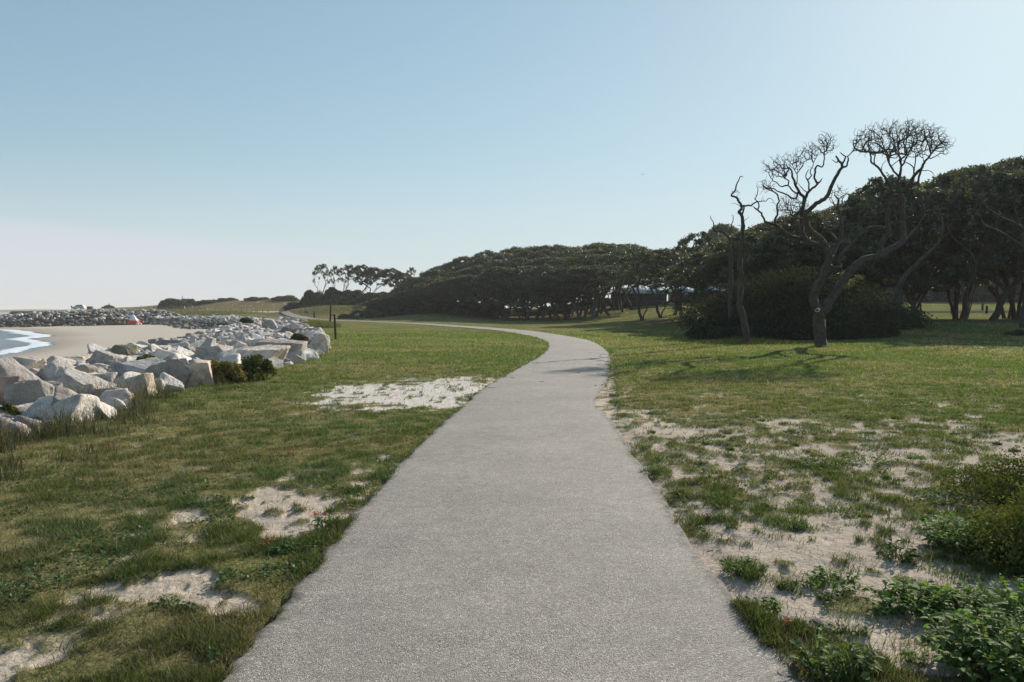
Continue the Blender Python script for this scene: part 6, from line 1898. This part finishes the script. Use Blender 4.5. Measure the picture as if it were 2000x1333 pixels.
def build_people():
    def person(px, Y, pose, face, cloth, legs, lab, grp, z=None):
        x = (px - 1000) / F * Y; z = hz(x, Y) if z is None else z
        if pose == 'sit': x, Y, z = T(px, 633.5)
        e = empty('person', (x, Y, z), face)
        if pose == 'walk':
            V = [(0, 0, .95), (0, 0, 1.15), (0, 0, 1.38), (0, 0, 1.5), (0.02, 0, 1.60), (0.03, 0, 1.71),
                 (0, .17, 1.40), (.10, .22, 1.15), (.26, .20, 1.0), (0, -.17, 1.40), (-.10, -.22, 1.15), (-.06, -.20, .92),
                 (.02, .09, .92), (.16, .10, .52), (.20, .10, .10), (.32, .10, .05), (-.02, -.09, .92), (-.10, -.10, .50), (-.34, -.10, .14), (-.24, -.10, .05)]
            E_ = [(0, 1), (1, 2), (2, 3), (3, 4), (4, 5), (2, 6), (6, 7), (7, 8), (2, 9), (9, 10), (10, 11), (0, 12), (12, 13), (13, 14), (14, 15), (0, 16), (16, 17), (17, 18), (18, 19)]
            R_ = [.14, .13, .14, .055, .085, .09, .065, .045, .035, .065, .045, .035, .09, .06, .045, .04, .09, .06, .045, .04]
            top = [0, 1, 2, 6, 7, 9, 10]; bot = [0, 12, 13, 16, 17]
        else:
            V = [(0, 0, .16), (-.06, 0, .36), (-.12, 0, .60), (-.12, 0, .72), (-.10, 0, .82), (-.09, 0, .93),
                 (-.12, .17, .60), (-.05, .24, .38), (.15, .20, .30), (-.12, -.17, .60), (-.05, -.24, .38), (.15, -.20, .30),
                 (.06, .09, .15), (.42, .14, .42), (.62, .14, .08), (.72, .14, .05), (.06, -.09, .15), (.44, -.14, .36), (.70, -.14, .08), (.80, -.14, .05)]
            E_ = [(0, 1), (1, 2), (2, 3), (3, 4), (4, 5), (2, 6), (6, 7), (7, 8), (2, 9), (9, 10), (10, 11), (0, 12), (12, 13), (13, 14), (14, 15), (0, 16), (16, 17), (17, 18), (18, 19)]
            R_ = [.15, .13, .14, .055, .085, .09, .065, .045, .035, .065, .045, .035, .09, .06, .045, .04, .09, .06, .045, .04]
            top = [0, 1, 2, 6, 9]; bot = [0, 12, 16]
        skinned('body', V, E_, R_, M_skin, e)
        def sub(ids, name, mat, k_):
            mp = {a: i for i, a in enumerate(ids)}
            skinned(name, [V[i] for i in ids], [(mp[a], mp[b]) for a, b in E_ if a in mp and b in mp], [R_[i] * k_ for i in ids], mat, e)
        if cloth: sub(top, 'shirt', cloth, 1.16)
        sub(bot, 'shorts', legs, 1.22)
        D, Fc = ICO[3]
        hd = np.array(V[5]) + np.array([-0.01, 0, 0.02])
        Vh = D * np.array([.115, .11, .11]); Vh = np.where(Vh[:, 2:3] < -0.02, Vh * np.array([0.8, 0.9, 0.9]) + np.array([-0.03, 0, 0]), Vh)
        link('hair', mesh_arrays('hair', Vh + hd, [Fc], smooth=True, mat=M_brown), e)
        tag(e, lab, 'person', grp)
    W = 'people walking beyond the boulders'
    person(276.5, 262, 'walk', 2.9, M_cloth_c, M_cloth_a, 'person in dark top walking on the crest above the beach tent', W)
    person(294, 236, 'walk', -0.4, M_cloth_a, M_cloth_c, 'person in dark shorts stepping among the stones right of the beach tent', W)
    person(361, 268, 'walk', 0.2, M_cloth_a, M_cloth_a, 'person in pale clothes walking past the long low slat fence', W)
    person(376, 268, 'walk', 0.1, None, M_cloth_b, 'bare chested person in red shorts walking behind the pale one', W)
    person(411, 258, 'walk', 3.0, M_cloth_c, M_cloth_a, 'person in dark top near the start of the post fence', W)
    S_ = 'people sitting on the beach by the tent'
    person(227, 203, 'sit', 2.2, M_cloth_b, M_cloth_b, 'sitting person in red farthest from the beach tent', S_)
    person(233, 204, 'sit', 2.6, M_cloth_a, M_cloth_b, 'sitting person in pale top in the middle of the beach group', S_)
    person(243, 201, 'sit', 3.3, None, M_cloth_b, 'bare shouldered person sitting closest to the beach tent', S_)
    person(280, 202, 'sit', 0.4, M_cloth_a, M_cloth_c, 'person in white sitting right of the beach tent', S_)
    # the beach tent
    x, Y, z = T(263, 634)
    e = empty('beach_tent', (x, Y, z)); w, d, h = 2.75, 2.2, 2.5
    def quad(a, b, c, d_): return np.array([a, b, c, d_], float)
    pk = np.array([-0.35, 0, h])
    base = [np.array(p_, float) for p_ in ((-w / 2, -d / 2, 0), (w / 2, -d / 2, 0), (w / 2, d / 2, 0), (-w / 2, d / 2, 0))]
    k0 = 0.36
    lo = base; hi = [b + (pk - b) * k0 for b in base]
    m = MB(); m2 = MB()
    for i in range(4):
        j = (i + 1) % 4
        A, B_ = hi[i], hi[j]; mid = (A + B_ + pk) / 3 * np.array([0.96, 0.96, 0.94])
        for tri in ((A, B_, mid), (B_, pk, mid), (pk, A, mid)): m.add(np.array(tri), [np.array([(0, 1, 2)])])
        m2.add(quad(lo[i], lo[j], hi[j], hi[i]), [np.array([(0, 1, 2, 3)])])
    m.build('canopy', M_canvas, e); m2.build('skirt', M_orange, e)
    m = MB(); m.tube((-0.35, 0, 0), (-0.35, 0, h + 0.06), 0.03, n=6); m.build('pole', M_post, e)
    m = MB(); m.tube((w / 2, -d / 2, 0.9), (w / 2 + 1.3, -d / 2 - 0.2, 0), 0.02, n=4); m.tube((0.5, d / 2, 1.5), (w / 2 + 0.4, d / 2, 0), 0.05, n=4); m.build('guy_rope', M_orange, e)
    tag(e, 'white peaked beach tent with an orange lower band on the sand', 'tent')
    for px, lab in ((274, 'white bag next to the orange corner of the beach tent'), (268, 'small white bundle in front of the beach tent')):
        xb, Yb, _z = T(px, 635)
        m = MB(); m.box((0, 0, 0.2), (0.6, 0.35, 0.4), bev=0.08); tag(m.build('beach_bag', M_canvas, loc=(xb, Yb, hz(xb, Yb))), lab, 'bag', 'bags on the beach')
    g = np.random.default_rng(5)
    xb, Yb, _z = T(218, 635)
    V, Fc = boulder(901, 3, 6, 0.4, 0.05)
    tag(link('driftwood', mesh_arrays('driftwood', V * np.array([0.5, 0.2, 0.22]), [Fc], np.tile((0.05, 0.045, 0.04), (len(V), 1)), mat=M_rock), loc=(xb, Yb, hz(xb, Yb) + 0.1)), 'dark lump of driftwood alone on the beach left of the sitting people', 'driftwood')
    # a bird high over the bend
    e = MB(); c = P(1255, 341, 120)
    V = np.array([(-0.55, 0, 0.12), (-0.22, 0.08, 0.16), (0, 0.12, 0), (0.22, 0.08, 0.16), (0.55, 0, 0.12), (0, -0.18, 0), (0, 0.30, 0.02), (0, 0, -0.09), (0, 0.02, 0.08)])
    tri = np.array([(0, 1, 5), (1, 2, 5), (2, 3, 5), (3, 4, 5), (2, 6, 7), (6, 2, 8), (5, 7, 2), (5, 2, 8), (5, 7, 0), (5, 4, 7)])
    o = link('seabird', mesh_arrays('seabird', V * 0.45, [tri], mat=M_post), loc=tuple(c)); tag(o, 'tiny dark bird flying in the open sky above the wood', 'bird')

build_grass()
build_rocks()
build_shrubs()
build_wood()
build_dead()
build_plants()
build_litter()
build_furniture()
build_buildings()
build_people()

# ------------------------------------------------------------------ thin haze box, added mostly to lift the dark tones
hb = MB(); hb.box((0, 3000, 20), (17000, 17000, 66))
M_haze = bpy.data.materials.new('haze'); M_haze.use_nodes = True
hn, hl = M_haze.node_tree.nodes, M_haze.node_tree.links
hn.clear()
ho = hn.new('ShaderNodeOutputMaterial'); hv = hn.new('ShaderNodeVolumePrincipled')
hv.inputs['Color'].default_value = (1.0, 0.98, 0.95, 1); hv.inputs['Density'].default_value = 0.00028; hv.inputs['Anisotropy'].default_value = 0.0
hl.new(hv.outputs[0], ho.inputs['Volume'])
tag(hb.build('haze', M_haze), kind='stuff')
